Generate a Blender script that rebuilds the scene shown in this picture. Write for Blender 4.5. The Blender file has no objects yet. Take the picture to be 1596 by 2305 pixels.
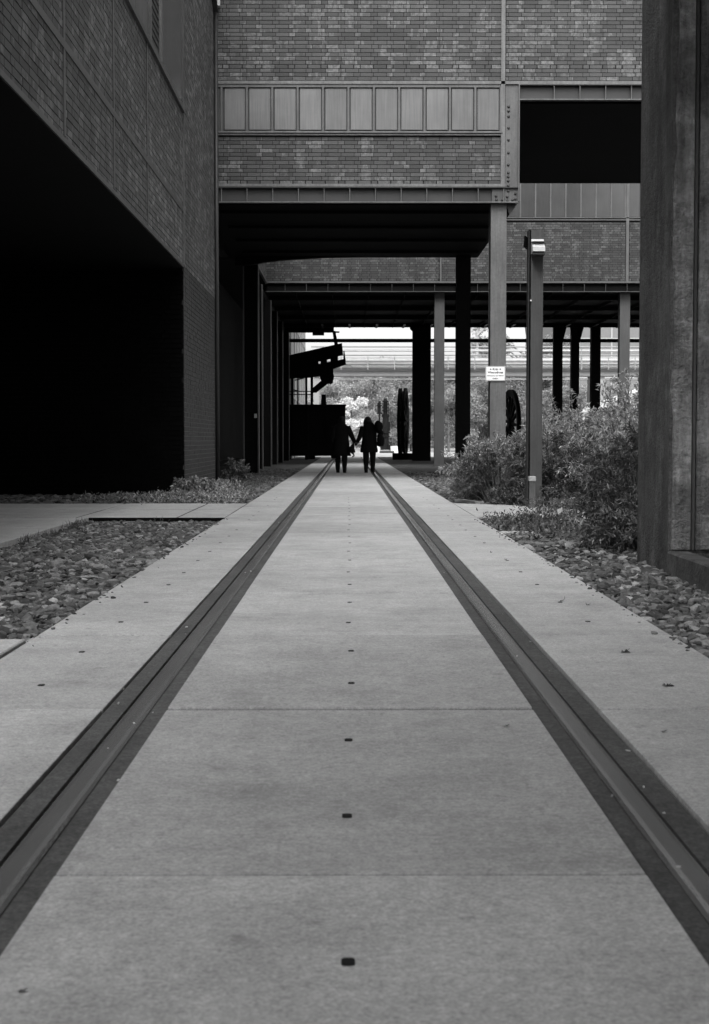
import bpy, math, random
import numpy as np
from mathutils import Vector, Matrix

random.seed(7)
RNG = np.random.default_rng(11)
scene = bpy.context.scene
COL = scene.collection

# ------------------------------------------------------------------ camera
EYE = Vector((0.0, 0.0, 0.94))
PITCH, YAW = math.radians(2.76), math.radians(-0.222)
FPX = 3350.0                                   # focal length for a picture 1596 x 2305
cam_data = bpy.data.cameras.new('camera')
cam_data.sensor_fit = 'VERTICAL'
cam_data.sensor_height = 36.0
cam_data.lens = FPX / 2305.0 * 36.0
cam_data.clip_end = 2000
cam_data.dof.use_dof = True
cam_data.dof.focus_distance = 17.0
cam_data.dof.aperture_fstop = 9.0
cam = bpy.data.objects.new('camera', cam_data)
cam.location = EYE
cam.rotation_euler = (math.radians(90) - PITCH, 0, YAW)
COL.objects.link(cam)
scene.camera = cam

SHADE_DECKY = -1.5
# ------------------------------------------------------------------ sky, sun, exposure
SUN_EL = math.radians(52)
world = bpy.data.worlds.new("World")
scene.world = world
world.use_nodes = True
nt = world.node_tree
nt.nodes.clear()
sky = nt.nodes.new('ShaderNodeTexSky')
sky.sky_type = 'NISHITA'
sky.sun_disc = False
sky.sun_elevation = SUN_EL
sky.sun_rotation = math.radians(190)
sky.air_density = 1.0
sky.dust_density = 4.0
sky.ozone_density = 1.0
bw = nt.nodes.new('ShaderNodeRGBToBW')
bg = nt.nodes.new('ShaderNodeBackground')
bg.inputs['Strength'].default_value = 0.15
out = nt.nodes.new('ShaderNodeOutputWorld')
nt.links.new(sky.outputs['Color'], bw.inputs['Color'])
nt.links.new(bw.outputs['Val'], bg.inputs['Color'])
nt.links.new(bg.outputs['Background'], out.inputs['Surface'])

sun_data = bpy.data.lights.new('sun', 'SUN')
sun_data.energy = 0.6
sun_data.angle = math.radians(25)
sun_data.color = (1.0, 1.0, 1.0)
sun = bpy.data.objects.new('sun', sun_data)
sun.rotation_euler = (math.radians(90) - SUN_EL, 0, math.radians(-10))
COL.objects.link(sun)

scene.view_settings.view_transform = 'Standard'
scene.view_settings.look = 'None'
scene.view_settings.gamma = 1.0
scene.view_settings.use_curve_mapping = False
scene.view_settings.exposure = 1.42
scene.cycles.max_bounces = 6

# ------------------------------------------------------------------ helpers
RX = Matrix.Rotation(math.radians(90) - PITCH, 3, 'X')
RZ = Matrix.Rotation(YAW, 3, 'Z')
ROT = RZ @ RX
ROTI = ROT.transposed()

def ray(px, py):
    return ROT @ Vector(((px - 798.0) / FPX, -(py - 1152.5) / FPX, -1.0))
def P(px, py, Y):
    """point of the place at distance Y along the track"""
    d = ray(px, py); t = Y / d.y
    return EYE + d * t
def X(px, Y, py=991): return P(px, py, Y).x
def Z(py, Y, px=785): return P(px, py, Y).z
def G(px, py, z=0.0):
    d = ray(px, py); t = (z - EYE.z) / d.z
    return EYE + d * t
def proj(p):
    q = ROTI @ (Vector(p) - EYE)
    if q.z > -0.1: return (-9999, -9999, 0.1)
    return (798 + FPX * q.x / -q.z, 1152.5 - FPX * q.y / -q.z, -q.z)

ORG = {}
def tag(o, label=None, cat=None, group=None, kind=None):
    if label: o['label'] = label
    if cat: o['category'] = cat
    if group: o['group'] = group
    if kind: o['kind'] = kind
    return o
def thing(name, label, cat, loc=(0, 0, 0), group=None):
    o = bpy.data.objects.new(name, None)
    o.empty_display_size = 0.2
    o.location = loc
    COL.objects.link(o)
    ORG[o.name] = Vector(loc)
    return tag(o, label, cat, group)
def setting(name, label, loc=(0, 0, 0)):
    o = bpy.data.objects.new(name, None)
    o.location = loc
    COL.objects.link(o)
    ORG[o.name] = Vector(loc)
    o['kind'] = 'structure'; o['label'] = label
    return o
def place(name, data, parent, origin):
    o = bpy.data.objects.new(name, data)
    origin = Vector(origin)
    if parent is not None:
        o.parent = parent
        o.location = origin - ORG[parent.name]
    else:
        o.location = origin
    COL.objects.link(o)
    ORG[o.name] = origin
    return o

class MB:
    def __init__(s): s.v = []; s.f = []
    def add(s, vs, fs):
        n = len(s.v); s.v.extend([tuple(v) for v in vs]); s.f.extend([tuple(i + n for i in f) for f in fs]); return s
    def box(s, x0, x1, y0, y1, z0, z1):
        if x0 > x1: x0, x1 = x1, x0
        if y0 > y1: y0, y1 = y1, y0
        if z0 > z1: z0, z1 = z1, z0
        return s.add([(x0,y0,z0),(x1,y0,z0),(x1,y1,z0),(x0,y1,z0),(x0,y0,z1),(x1,y0,z1),(x1,y1,z1),(x0,y1,z1)],
                     [(0,3,2,1),(4,5,6,7),(0,1,5,4),(1,2,6,5),(2,3,7,6),(3,0,4,7)])
    def slab(s, x0, x1, y0, y1, z0, z1, b=0.006):
        """box with chamfered top edges"""
        return s.add([(x0,y0,z0),(x1,y0,z0),(x1,y1,z0),(x0,y1,z0),
                      (x0,y0,z1-b),(x1,y0,z1-b),(x1,y1,z1-b),(x0,y1,z1-b),
                      (x0+b,y0+b,z1),(x1-b,y0+b,z1),(x1-b,y1-b,z1),(x0+b,y1-b,z1)],
                     [(0,3,2,1),(0,1,5,4),(1,2,6,5),(2,3,7,6),(3,0,4,7),
                      (4,5,9,8),(5,6,10,9),(6,7,11,10),(7,4,8,11),(8,9,10,11)])
    def beam(s, a, b, w, h=None, up=(0, 0, 1)):
        h = h or w
        a = Vector(a); b = Vector(b); d = (b - a).normalized(); up = Vector(up)
        if abs(d.dot(up)) > .98: up = Vector((0, 1, 0))
        r = d.cross(up).normalized() * w / 2; u = r.cross(d).normalized() * h / 2
        vs = [p + q for p in (a, b) for q in (-r - u, r - u, r + u, -r + u)]
        return s.add(vs, [(0,1,2,3),(7,6,5,4),(0,4,5,1),(1,5,6,2),(2,6,7,3),(3,7,4,0)])
    def tube(s, pts, rad, n=8, cap=True):
        pts = [Vector(p) for p in pts]
        if not hasattr(rad, '__len__'): rad = [rad] * len(pts)
        base = len(s.v); prev = None
        for i, p in enumerate(pts):
            d = (pts[min(i + 1, len(pts) - 1)] - pts[max(i - 1, 0)]).normalized()
            if prev is None:
                up = Vector((0, 0, 1)) if abs(d.z) < .9 else Vector((0, 1, 0))
                r = d.cross(up).normalized()
            else:
                r = (prev - d * prev.dot(d)).normalized()
            prev = r; u = d.cross(r)
            for k in range(n):
                a = 2 * math.pi * k / n
                s.v.append(tuple(p + (r * math.cos(a) + u * math.sin(a)) * rad[i]))
        for i in range(len(pts) - 1):
            for k in range(n):
                a = base + i * n + k; b = base + i * n + (k + 1) % n
                s.f.append((a, b, b + n, a + n))
        if cap:
            s.f.append(tuple(base + k for k in range(n))[::-1])
            s.f.append(tuple(base + (len(pts) - 1) * n + k for k in range(n)))
        return s
    def lathe(s, c, prof, n=16):
        """prof: list of (r, z)"""
        base = len(s.v)
        for r, z in prof:
            for k in range(n):
                a = 2 * math.pi * k / n
                s.v.append((c[0] + r * math.cos(a), c[1] + r * math.sin(a), c[2] + z))
        for i in range(len(prof) - 1):
            for k in range(n):
                a = base + i * n + k; b = base + i * n + (k + 1) % n
                s.f.append((a, b, b + n, a + n))
        s.f.append(tuple(base + k for k in range(n))[::-1])
        s.f.append(tuple(base + (len(prof) - 1) * n + k for k in range(n)))
        return s
    def loft(s, rings, n=16, cap=True):
        """rings: (cx, cy, cz, rx, ry)"""
        base = len(s.v)
        for cx, cy, cz, rx, ry in rings:
            for k in range(n):
                a = 2 * math.pi * k / n
                s.v.append((cx + rx * math.cos(a), cy + ry * math.sin(a), cz))
        for i in range(len(rings) - 1):
            for k in range(n):
                a = base + i * n + k; b = base + i * n + (k + 1) % n
                s.f.append((a, b, b + n, a + n))
        if cap:
            s.f.append(tuple(base + k for k in range(n))[::-1])
            s.f.append(tuple(base + (len(rings) - 1) * n + k for k in range(n)))
        return s
    def extr(s, poly, y0, y1):
        """polygon of (x, z) pushed along y"""
        n = len(poly)
        vs = [(x, y0, z) for x, z in poly] + [(x, y1, z) for x, z in poly]
        fs = [tuple(range(n)), tuple(range(2 * n - 1, n - 1, -1))]
        fs += [(i, i + n, (i + 1) % n + n, (i + 1) % n) for i in range(n)]
        return s.add(vs, fs)
    def extz(s, poly, z0, z1):
        n = len(poly)
        vs = [(x, y, z0) for x, y in poly] + [(x, y, z1) for x, y in poly]
        fs = [tuple(range(n))[::-1], tuple(range(n, 2 * n))]
        fs += [(i, (i + 1) % n, (i + 1) % n + n, i + n) for i in range(n)]
        return s.add(vs, fs)
    def build(s, name, mat, parent=None, smooth=False, origin=None, fixn=True):
        V = np.array(s.v, dtype=float)
        if origin is None:
            lo, hi = V.min(0), V.max(0)
            origin = Vector(((lo[0] + hi[0]) / 2, (lo[1] + hi[1]) / 2, lo[2]))
        V = V - np.array(origin)
        me = bpy.data.meshes.new(name)
        me.from_pydata(V.tolist(), [], s.f)
        if mat: me.materials.append(mat)
        if smooth: me.polygons.foreach_set('use_smooth', [True] * len(me.polygons))
        me.update()
        if fixn:
            import bmesh
            b = bmesh.new(); b.from_mesh(me); bmesh.ops.recalc_face_normals(b, faces=b.faces); b.to_mesh(me); b.free()
        return place(name, me, parent, origin)

def np_mesh(name, V, F, mat, parent=None, origin=(0, 0, 0), smooth=False):
    """V (n,3), F (m,k) all the same k"""
    me = bpy.data.meshes.new(name)
    V = np.asarray(V, dtype=np.float32) - np.asarray(origin, dtype=np.float32)
    F = np.asarray(F, dtype=np.int32); m, k = F.shape
    me.vertices.add(len(V)); me.vertices.foreach_set('co', V.ravel())
    me.loops.add(m * k); me.loops.foreach_set('vertex_index', F.ravel())
    me.polygons.add(m); me.polygons.foreach_set('loop_start', np.arange(0, m * k, k, dtype=np.int32))
    me.polygons.foreach_set('loop_total', np.full(m, k, dtype=np.int32))
    me.materials.append(mat)
    me.update(calc_edges=True); me.validate()
    me.polygons.foreach_set('use_smooth', np.full(m, bool(smooth)))
    return place(name, me, parent, origin)

# ------------------------------------------------------------------ materials (a grey world: the photograph is black and white)
def N(t, kind, **kw):
    n = t.nodes.new(kind)
    for k, v in kw.items(): setattr(n, k, v)
    return n
def mathn(t, op, a, b=None, c=None):
    n = N(t, 'ShaderNodeMath', operation=op)
    for i, q in enumerate((a, b, c)):
        if q is None: continue
        if isinstance(q, (int, float)): n.inputs[i].default_value = q
        else: t.links.new(q, n.inputs[i])
    return n.outputs[0]
def noise(t, scale, detail=4, rough=.6, vec=None, stretch=None):
    if vec is None:
        tc = N(t, 'ShaderNodeNewGeometry'); vec = tc.outputs['Position']
    if stretch:
        mp = N(t, 'ShaderNodeMapping'); mp.inputs['Scale'].default_value = stretch
        t.links.new(vec, mp.inputs['Vector']); vec = mp.outputs[0]
    n = N(t, 'ShaderNodeTexNoise'); n.inputs['Scale'].default_value = scale
    n.inputs['Detail'].default_value = detail; n.inputs['Roughness'].default_value = rough
    t.links.new(vec, n.inputs['Vector'])
    return n.outputs['Fac']
def maprange(t, v, a, b, c, d):
    n = N(t, 'ShaderNodeMapRange'); n.inputs[1].default_value = a; n.inputs[2].default_value = b
    n.inputs[3].default_value = c; n.inputs[4].default_value = d
    t.links.new(v, n.inputs[0]); return n.outputs[0]
def material(name, base, rough=.8, layers=(), bump=None, metal=0.0, island=0.0, objrand=0.0, trans=0.0, spec=.5, extra=None):
    if base < .02: spec = .08
    """base grey value; layers: (scale, lo, hi, stretch) multiply it by lo..hi following noise"""
    m = bpy.data.materials.new(name); m.use_nodes = True
    t = m.node_tree; p = t.nodes['Principled BSDF']
    p.inputs['Roughness'].default_value = rough
    p.inputs['Metallic'].default_value = metal
    p.inputs['Specular IOR Level'].default_value = spec
    v = mathn(t, 'ADD', base, 0.0)
    for L in layers:
        n = noise(t, L[0], stretch=L[3] if len(L) > 3 else None)
        v = mathn(t, 'MULTIPLY', v, maprange(t, n, .3, .7, L[1], L[2]))
    if island:
        g = N(t, 'ShaderNodeNewGeometry')
        r = g.outputs['Random Per Island']
        if objrand:
            oi = N(t, 'ShaderNodeObjectInfo')
            r = mathn(t, 'FRACT', mathn(t, 'ADD', r, oi.outputs['Random']))
        v = mathn(t, 'MULTIPLY', v, maprange(t, r, 0, 1, 1 - island, 1 + island))
    elif objrand:
        oi = N(t, 'ShaderNodeObjectInfo')
        v = mathn(t, 'MULTIPLY', v, maprange(t, oi.outputs['Random'], 0, 1, 1 - objrand, 1 + objrand))
    if extra: v = extra(t, v)
    t.links.new(v, p.inputs['Base Color'])
    if bump:
        b = N(t, 'ShaderNodeBump'); b.inputs['Strength'].default_value = bump[1]; b.inputs['Distance'].default_value = bump[2]
        t.links.new(noise(t, bump[0]), b.inputs['Height']); t.links.new(b.outputs[0], p.inputs['Normal'])
    if trans:
        tr = N(t, 'ShaderNodeBsdfTranslucent'); mx = N(t, 'ShaderNodeMixShader'); mx.inputs[0].default_value = trans
        t.links.new(v, tr.inputs['Color'])
        t.links.new(p.outputs[0], mx.inputs[1]); t.links.new(tr.outputs[0], mx.inputs[2])
        t.links.new(mx.outputs[0], t.nodes['Material Output'].inputs['Surface'])
    return m

def sepr(t):
    oi = N(t, 'ShaderNodeObjectInfo'); sp = N(t, 'ShaderNodeSeparateColor'); t.links.new(oi.outputs['Color'], sp.inputs[0]); return sp.outputs[0]
def concrete_extra(t, v):
    v = mathn(t, 'MULTIPLY', v, sepr(t))
    v = mathn(t, 'MULTIPLY', v, maprange(t, noise(t, 1.7, 5, .7), .54, .70, 1.0, .80))      # damp-looking blotches
    v = mathn(t, 'MULTIPLY', v, maprange(t, noise(t, 11, 3, .6), .64, .72, 1.0, .78))       # small stains
    return v
def stain_extra(t, v):
    """old water stains running down and flaked patches"""
    v = mathn(t, 'MULTIPLY', v, maprange(t, noise(t, 1.3, 6, .7, stretch=(3.5, 3.5, .6)), .45, .62, 1.15, .66))
    v = mathn(t, 'MULTIPLY', v, maprange(t, noise(t, 3.2, 6, .7), .56, .62, 1.0, 1.45))
    return mathn(t, 'MULTIPLY', v, maprange(t, noise(t, 5.5, 6, .7), .60, .66, 1.0, .55))
def stone_extra(t, v):
    g = N(t, 'ShaderNodeNewGeometry')
    r = mathn(t, 'POWER', mathn(t, 'FRACT', mathn(t, 'MULTIPLY', g.outputs['Random Per Island'], 13.7)), 3.0)
    return mathn(t, 'MULTIPLY', v, mathn(t, 'ADD', .60, mathn(t, 'MULTIPLY', r, 2.0)))
def brick_extra(t, v):
    """a few pale, lime-washed bricks, gathered in loose patches"""
    g = N(t, 'ShaderNodeNewGeometry'); oi = N(t, 'ShaderNodeObjectInfo')
    r = mathn(t, 'FRACT', mathn(t, 'ADD', mathn(t, 'MULTIPLY', g.outputs['Random Per Island'], 7.31), oi.outputs['Random']))
    patch = maprange(t, noise(t, 1.6, 3, .6, stretch=(1.6, 1.6, .45)), .42, .68, 0.0, .75)
    pale = mathn(t, 'LESS_THAN', r, mathn(t, 'ADD', patch, .03))
    amount = maprange(t, noise(t, 14, 3), .38, .6, .15, 1.0)
    k = mathn(t, 'ADD', 1.0, mathn(t, 'MULTIPLY', mathn(t, 'MULTIPLY', pale, amount), 1.15))
    return mathn(t, 'MULTIPLY', v, k)

M = {}
M['concrete'] = material('concrete', .385, .85, [(.55, .86, 1.10), (3.0, .88, 1.10), (14, .90, 1.10), (48, .82, 1.18), (120, .72, 1.28), (9, .965, 1.035, (1, .08, 1))], (160, .4, .004), objrand=.03, extra=concrete_extra)
M['concrete_old'] = material('old_concrete', .21, .9, [(.9, .45, 1.45), (4, .6, 1.35), (22, .75, 1.25), (2.5, .65, 1.3, (6, 6, .6))], (30, 1.0, .03), extra=stain_extra)
M['render_dark'] = material('dark_painted_render', .072, .8, [(1.0, .65, 1.4), (7, .75, 1.25), (30, .85, 1.15), (2, .8, 1.2, (3, 3, .6)), (60, .8, 1.2)], (40, .9, .02), extra=stain_extra)
M['plinth'] = material('plinth_concrete', .10, .9, [(1.5, .6, 1.3), (6, .7, 1.25), (30, .8, 1.2)], (30, .7, .012))
M['fill'] = material('asphalt_fill', .060, .9, [(2, .75, 1.25), (30, .7, 1.35), (110, .5, 1.6)], (220, .6, .004))
M['rail'] = material('rail_steel', .26, .26, [(3, .8, 1.15, (1, .3, 1)), (90, .9, 1.1, (4, .3, 1))], (150, .12, .001), metal=.55)
M['soil'] = material('soil', .035, .95, [(2, .6, 1.4), (30, .6, 1.5)], (40, .8, .02))
M['bed'] = material('bedding_sand', .03, .95, [(20, .7, 1.3)])
M['plug'] = material('dark_plug', .015, .7)
M['stone'] = material('ballast_stone', .096, .85, [(50, .7, 1.35)], (90, .3, .004), island=.5, extra=stone_extra)
M['brick'] = material('dark_brick', .062, .82, [(.5, .85, 1.15), (45, .8, 1.2)], (120, .35, .003), island=.30, objrand=1, extra=brick_extra)
M['brick_side'] = material('side_brick', .073, .82, [(.5, .8, 1.2), (45, .85, 1.15)], (120, .35, .003), island=.24, objrand=1, extra=brick_extra)
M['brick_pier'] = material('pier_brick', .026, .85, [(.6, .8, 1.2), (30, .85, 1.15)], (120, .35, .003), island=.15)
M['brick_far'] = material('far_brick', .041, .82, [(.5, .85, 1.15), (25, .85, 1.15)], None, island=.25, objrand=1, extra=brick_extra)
M['brick_black'] = material('shade_brick', .0015, .9, [(.5, .8, 1.2)], island=.3)  # shade of the recess put into the brick colour
M['mortar'] = material('mortar', .014, .95, [(20, .8, 1.2)])
M['mortar_pale'] = material('pale_mortar', .17, .95, [(20, .8, 1.2)])
M['steel_pale'] = material('pale_painted_steel', .128, .55, [(2, .75, 1.2), (20, .8, 1.15), (3, .75, 1.2, (5, 5, .5))], (80, .1, .002))
M['steel'] = material('painted_steel', .094, .5, [(1.5, .78, 1.2), (22, .85, 1.12), (5, .78, 1.15, (6, 6, .4))], (80, .12, .002))
M['steel_mid'] = material('mid_painted_steel', .062, .5, [(1.5, .8, 1.15), (30, .9, 1.1), (5, .8, 1.15, (6, 6, .4))], (80, .12, .002))
M['steel_dark'] = material('dark_painted_steel', .028, .5, [(1.5, .8, 1.2)], (80, .1, .002))
M['black'] = material('black_and_shade', .005, .8, [(1, .8, 1.2)])  # black parts; shade under soffits, in recess and passage put into the colour
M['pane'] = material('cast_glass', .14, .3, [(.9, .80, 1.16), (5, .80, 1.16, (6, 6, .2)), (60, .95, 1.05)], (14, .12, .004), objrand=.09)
M['pane_dark'] = material('dark_cast_glass', .05, .25, [(1, .8, 1.2), (5, .85, 1.15, (6, 6, .3))], (14, .1, .004), objrand=.12)  # darker cast glass for the last left panes and the far windows
M['white'] = material('white_paint', .8, .5, [(4, .95, 1.03)])
M['lamp_glass'] = material('lamp_cover', .5, .35, [(8, .92, 1.04)])
M['ink'] = material('sign_ink', .03, .6)
M['sign_edge'] = material('sign_edge', .35, .5)
M['cloth'] = material('black_cloth', .007, .95, [(12, .8, 1.2)])
M['trousers'] = material('dark_trousers', .006, .95)
M['skin'] = material('skin', .12, .6)
M['hair'] = material('hair', .012, .6)
M['leather'] = material('black_leather', .006, .8)
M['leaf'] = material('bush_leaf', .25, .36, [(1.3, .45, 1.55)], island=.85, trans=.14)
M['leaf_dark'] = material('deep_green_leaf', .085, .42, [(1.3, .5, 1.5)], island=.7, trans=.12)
M['leaf_pale'] = material('pale_dry_leaf', .5, .7, [(3, .8, 1.1)], island=.4, trans=.2)
M['twig'] = material('twig', .09, .8)
M['tree_leaf'] = material('tree_leaf', .31, .6, [(.25, .75, 1.3)], island=.4, trans=.4)
M['tree_leaf_pale'] = material('pale_tree_leaf', .82, .6, [(.8, .85, 1.1)], island=.15, trans=.3)
M['bark'] = material('bark', .12, .9, [(3, .7, 1.3)])
M['birch'] = material('birch_bark', .45, .8, [(5, .6, 1.1)])
M['litter'] = material('dead_leaf', .07, .8, [(30, .7, 1.3)], island=.5)
M['verge'] = material('verge_crumbs', .10, .9, [(1.5, .6, 1.4)], island=.7)
M['pipe'] = material('lagged_pipe', .55, .4, [(3, .9, 1.05)])
M['pipe_grey'] = material('grey_pipe', .25, .5, [(3, .9, 1.05)])
M['hall'] = material('pale_hall_brick', .17, .85, [(.4, .92, 1.08), (6, .92, 1.08)])
M['hall_steel'] = material('hall_steel', .35, .6)
M['forecourt'] = material('forecourt', .42, .9, [(.4, .85, 1.1), (8, .9, 1.1)])
M['machine'] = material('old_machine', .012, .6, [(4, .7, 1.3)])
M['asphalt'] = material('far_asphalt', .16, .9, [(.7, .85, 1.15)])

# ------------------------------------------------------------------ brick walls
CH = 0.087
STR, HDR = .277, .130
def brick_wall(parent, O, u, n, ulen, z0, z1, holes, mat, singles=300, seed=1, name='brick', weeps=()):
    """bricks on the plane through O spanned by u and z, proud along n. singles: how many of the largest in view become parts"""
    rg = random.Random(seed)
    O = Vector(O); u = Vector(u).normalized(); n = Vector(n).normalized()
    rows = int((z1 - z0) / CH)
    items = []
    wrow = {int((wz - z0) / CH) for wz, _ in weeps}; slots = []
    for c in range(rows):
        za = z0 + c * CH + .006; zb = za + CH - .012
        x = -.735 + (.36 if c % 2 else 0) - (.735 if c % 2 else 0) + rg.uniform(-.008, .008); kk = 0
        while x < ulen:
            L = HDR if kk % 3 == 2 else STR
            kk += 1
            a, b = x, x + L; x = b + .0125 + rg.uniform(-.002, .002)
            if c in wrow: slots.append((b - .004, za - .004))
            a2, b2 = max(a, .002), min(b, ulen - .002)
            full = (a2 == a and b2 == b)
            if b2 - a2 < .03: continue
            segs = [(a2, b2)]
            for (ha, hb, hz0, hz1) in holes:
                if zb > hz0 and za < hz1:
                    ns = []
                    for s0, s1 in segs:
                        if s1 <= ha or s0 >= hb: ns.append((s0, s1))
                        else:
                            full = False
                            if s0 < ha - .03: ns.append((s0, ha - .002))
                            if s1 > hb + .03: ns.append((hb + .002, s1))
                    segs = ns
            for s0, s1 in segs:
                items.append((s0, s1, za, zb, full and len(segs) == 1, L))
    cand = []
    if singles:
        for i, (a, b, za, zb, full, L) in enumerate(items):
            if not full: continue
            pa = proj(O + u * a + Vector((0, 0, za))); pb = proj(O + u * b + Vector((0, 0, zb)))
            if min(pa[0], pb[0]) < 0 or max(pa[0], pb[0]) > 1596 or min(pa[1], pb[1]) < 0: continue
            cand.append((abs(pa[0] - pb[0]) * abs(zb - za) / pa[2], i))
        cand.sort(reverse=True)
    chosen = {i for _, i in cand[:singles]}
    me = {}
    for L in (STR, HDR):
        mb = MB(); h = CH - .012
        vs = []
        for t in (0, 1):
            for a, z in ((0, 0), (L, 0), (L, h), (0, h)):
                ins = 0
                aa = a + (ins if a == 0 else -ins); zz = z + (ins if z == 0 else -ins)
                p = u * aa + Vector((0, 0, zz)) + n * (-.02 if t == 0 else .010)
                vs.append(p)
        fs = [(0,1,5,4),(1,2,6,5),(2,3,7,6),(3,0,4,7),(4,5,6,7),(0,3,2,1)]
        m_ = bpy.data.meshes.new(name); m_.from_pydata(vs, [], fs); m_.materials.append(mat); m_.update()
        if (u.cross(Vector((0, 0, 1)))).dot(n) < 0: m_.flip_normals()
        me[L] = m_
    V = []; F = []
    for i, (a, b, za, zb, full, L) in enumerate(items):
        off = rg.uniform(-.003, .003)
        if i in chosen:
            place(name, me[L], parent, O + u * a + Vector((0, 0, za)) + n * off)
        else:
            k = len(V)
            for t in (-.02, .010 + off):
                for q, z in ((a, za), (b, za), (b, zb), (a, zb)):
                    p = O + u * q + n * t; V.append((p.x, p.y, z))
            F += [(k+4,k+5,k+6,k+7),(k,k+1,k+5,k+4),(k+1,k+2,k+6,k+5),(k+2,k+3,k+7,k+6),(k+3,k,k+4,k+7)]
    if (u.cross(Vector((0, 0, 1)))).dot(n) < 0: F = [f[::-1] for f in F]
    o = np_mesh('brick_courses', V, F, mat, parent, origin=tuple(O + Vector((0, 0, z0))))
    o['kind'] = 'stuff'
    # open weep joints: dark slots
    if weeps:
        wm = None
        for x, wz in slots:
            inhole = any(ha - .02 < x < hb and hz0 < wz < hz1 for ha, hb, hz0, hz1 in holes)
            p = O + u * x + Vector((0, 0, wz)); q = proj(p)
            if inhole or x < .02 or x > ulen - .05 or not (-60 < q[0] < 1650 and q[1] > -60): continue
            if wm is None:
                mb = MB(); t = n * .0155; d = n * -.02; w = u * .020; h = Vector((0, 0, CH * .96))
                mb.add([d, w + d, w + h + d, h + d, t, w + t, w + h + t, h + t], [(0,3,2,1),(4,5,6,7),(0,1,5,4),(1,2,6,5),(2,3,7,6),(3,0,4,7)])
                wm = mb.build('weep_slot', M['black'], parent, origin=(0, 0, 0))
                ORG[wm.name] = p; wm.location = p - ORG[parent.name]
            else:
                place('weep_slot', wm.data, parent, p)
    return len(items)

# ================================================================== GROUND
mb = MB(); mb.add([(-600, -300, -.11), (600, -300, -.11), (600, 900, -.11), (-600, 900, -.11)], [(0, 1, 2, 3)])
g = mb.build('ground', M['soil'], fixn=False); tag(g, 'dark bare soil under and around the paved track', kind='structure')
mb = MB(); mb.add([(-60, 84, -.012), (80, 84, -.012), (80, 175, -.012), (-60, 175, -.012)], [(0, 1, 2, 3)])
g = mb.build('forecourt', M['forecourt'], fixn=False); tag(g, 'pale open forecourt beyond the passage under the buildings', kind='structure')
# side verges in the passage
mb = MB()
mb.add([(1.58, 22.6, -.05), (30, 22.6, -.05), (30, 84, -.05), (1.58, 84, -.05)], [(0, 1, 2, 3)])
mb.add([(-14, 22.6, -.05), (-1.54, 22.6, -.05), (-1.54, 84, -.05), (-14, 84, -.05)], [(0, 1, 2, 3)])
g = mb.build('verge', M['soil'], fixn=False); tag(g, 'strips of bare earth and leaf litter on both sides of the track', kind='structure')

# ------------------------------------------------------------------ paved track
track = setting('paved_track', 'pale concrete slab track with two sunken rails running away under the buildings')
mb = MB(); mb.box(-1.50, 1.555, -4, 84, -.10, -.057); mb.build('bedding', M['bed'], track)
for xa, xb in ((-1.498, -.866), (-.634, .643), (.882, 1.552)):
    MB().box(xa, xb, -2.7, 82, -.056, -.0065).build('joint_fill', M['bed'], track)
JY = [3.18 + 1.984 * k for k in range(-3, 41)]
GAPS = {(1, 4): .034, (1, 3): .013, (1, 5): .016, (0, 5): .014, (1, 6): .014, (1, 7): .014, (1, 12): .05, (0, 12): .04, (2, 12): .05, (1, 11): .02, (1, 8): .016, (1, 10): .02, (2, 5): .016, (2, 7): .012, (0, 6): .010, (1, 9): .008, (1, 14): .05, (0, 14): .05, (1, 17): .08, (1, 20): .1, (0, 10): .02}
plug_me = None
SLAB_TONE = {(1, 3): .95, (1, 4): .88, (0, 4): .92, (1, 5): 1.05, (1, 6): 1.08, (2, 5): 1.05}      # castings differ a little in colour
def plug(parent, x, y, z=0.0):
    global plug_me
    if plug_me is None:
        mb = MB(); ring = []
        w, l, r = .0125, .02, .009
        poly = []
        for cx, cy, a0 in ((w - r, l - r, 0), (-w + r, l - r, 90), (-w + r, -l + r, 180), (w - r, -l + r, 270)):
            for k in range(4):
                a = math.radians(a0 + 30 * k); poly.append((cx + r * math.cos(a), cy + r * math.sin(a)))
        mb.extz(poly, -.01, .002)
        o = mb.build('lifting_plug', M['plug'], parent, origin=(0, 0, 0)); plug_me = o.data
        o.location = Vector((x, y, z)) - ORG[parent.name]; return
    place('lifting_plug', plug_me, parent, (x, y, z))
for col, (xa, xb) in enumerate(((-1.50, -.862), (-.636, .645), (.878, 1.555))):
    for i in range(len(JY) - 1):
        ya, yb = JY[i], JY[i + 1]
        g2 = GAPS.get((col, i), .009)
        g1 = .007
        dz = random.uniform(-.0015, .0015)
        if col == 1 and abs(ya - 5.164) < .1: dz = .002
        mb = MB(); mb.slab(xa, xb, ya + g2, yb - g1, -.055, dz, .0015)
        s = mb.build('slab', M['concrete'], track)
        f = random.uniform(.92, 1.06) * SLAB_TONE.get((col, i), 1.0); s.color = (f, f, f, 1)
        if ya < 24:
            px = (-1.18, .003, 1.235)[col]
            if col == 1 or random.random() < .8:
                plug(s, px + random.uniform(-.008, .008), ya + .52 + random.uniform(-.03, .03), dz)
            if col == 1 or random.random() < .75:
                plug(s, px + random.uniform(-.008, .008), ya + 1.44 + random.uniform(-.03, .03), dz)
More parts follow.
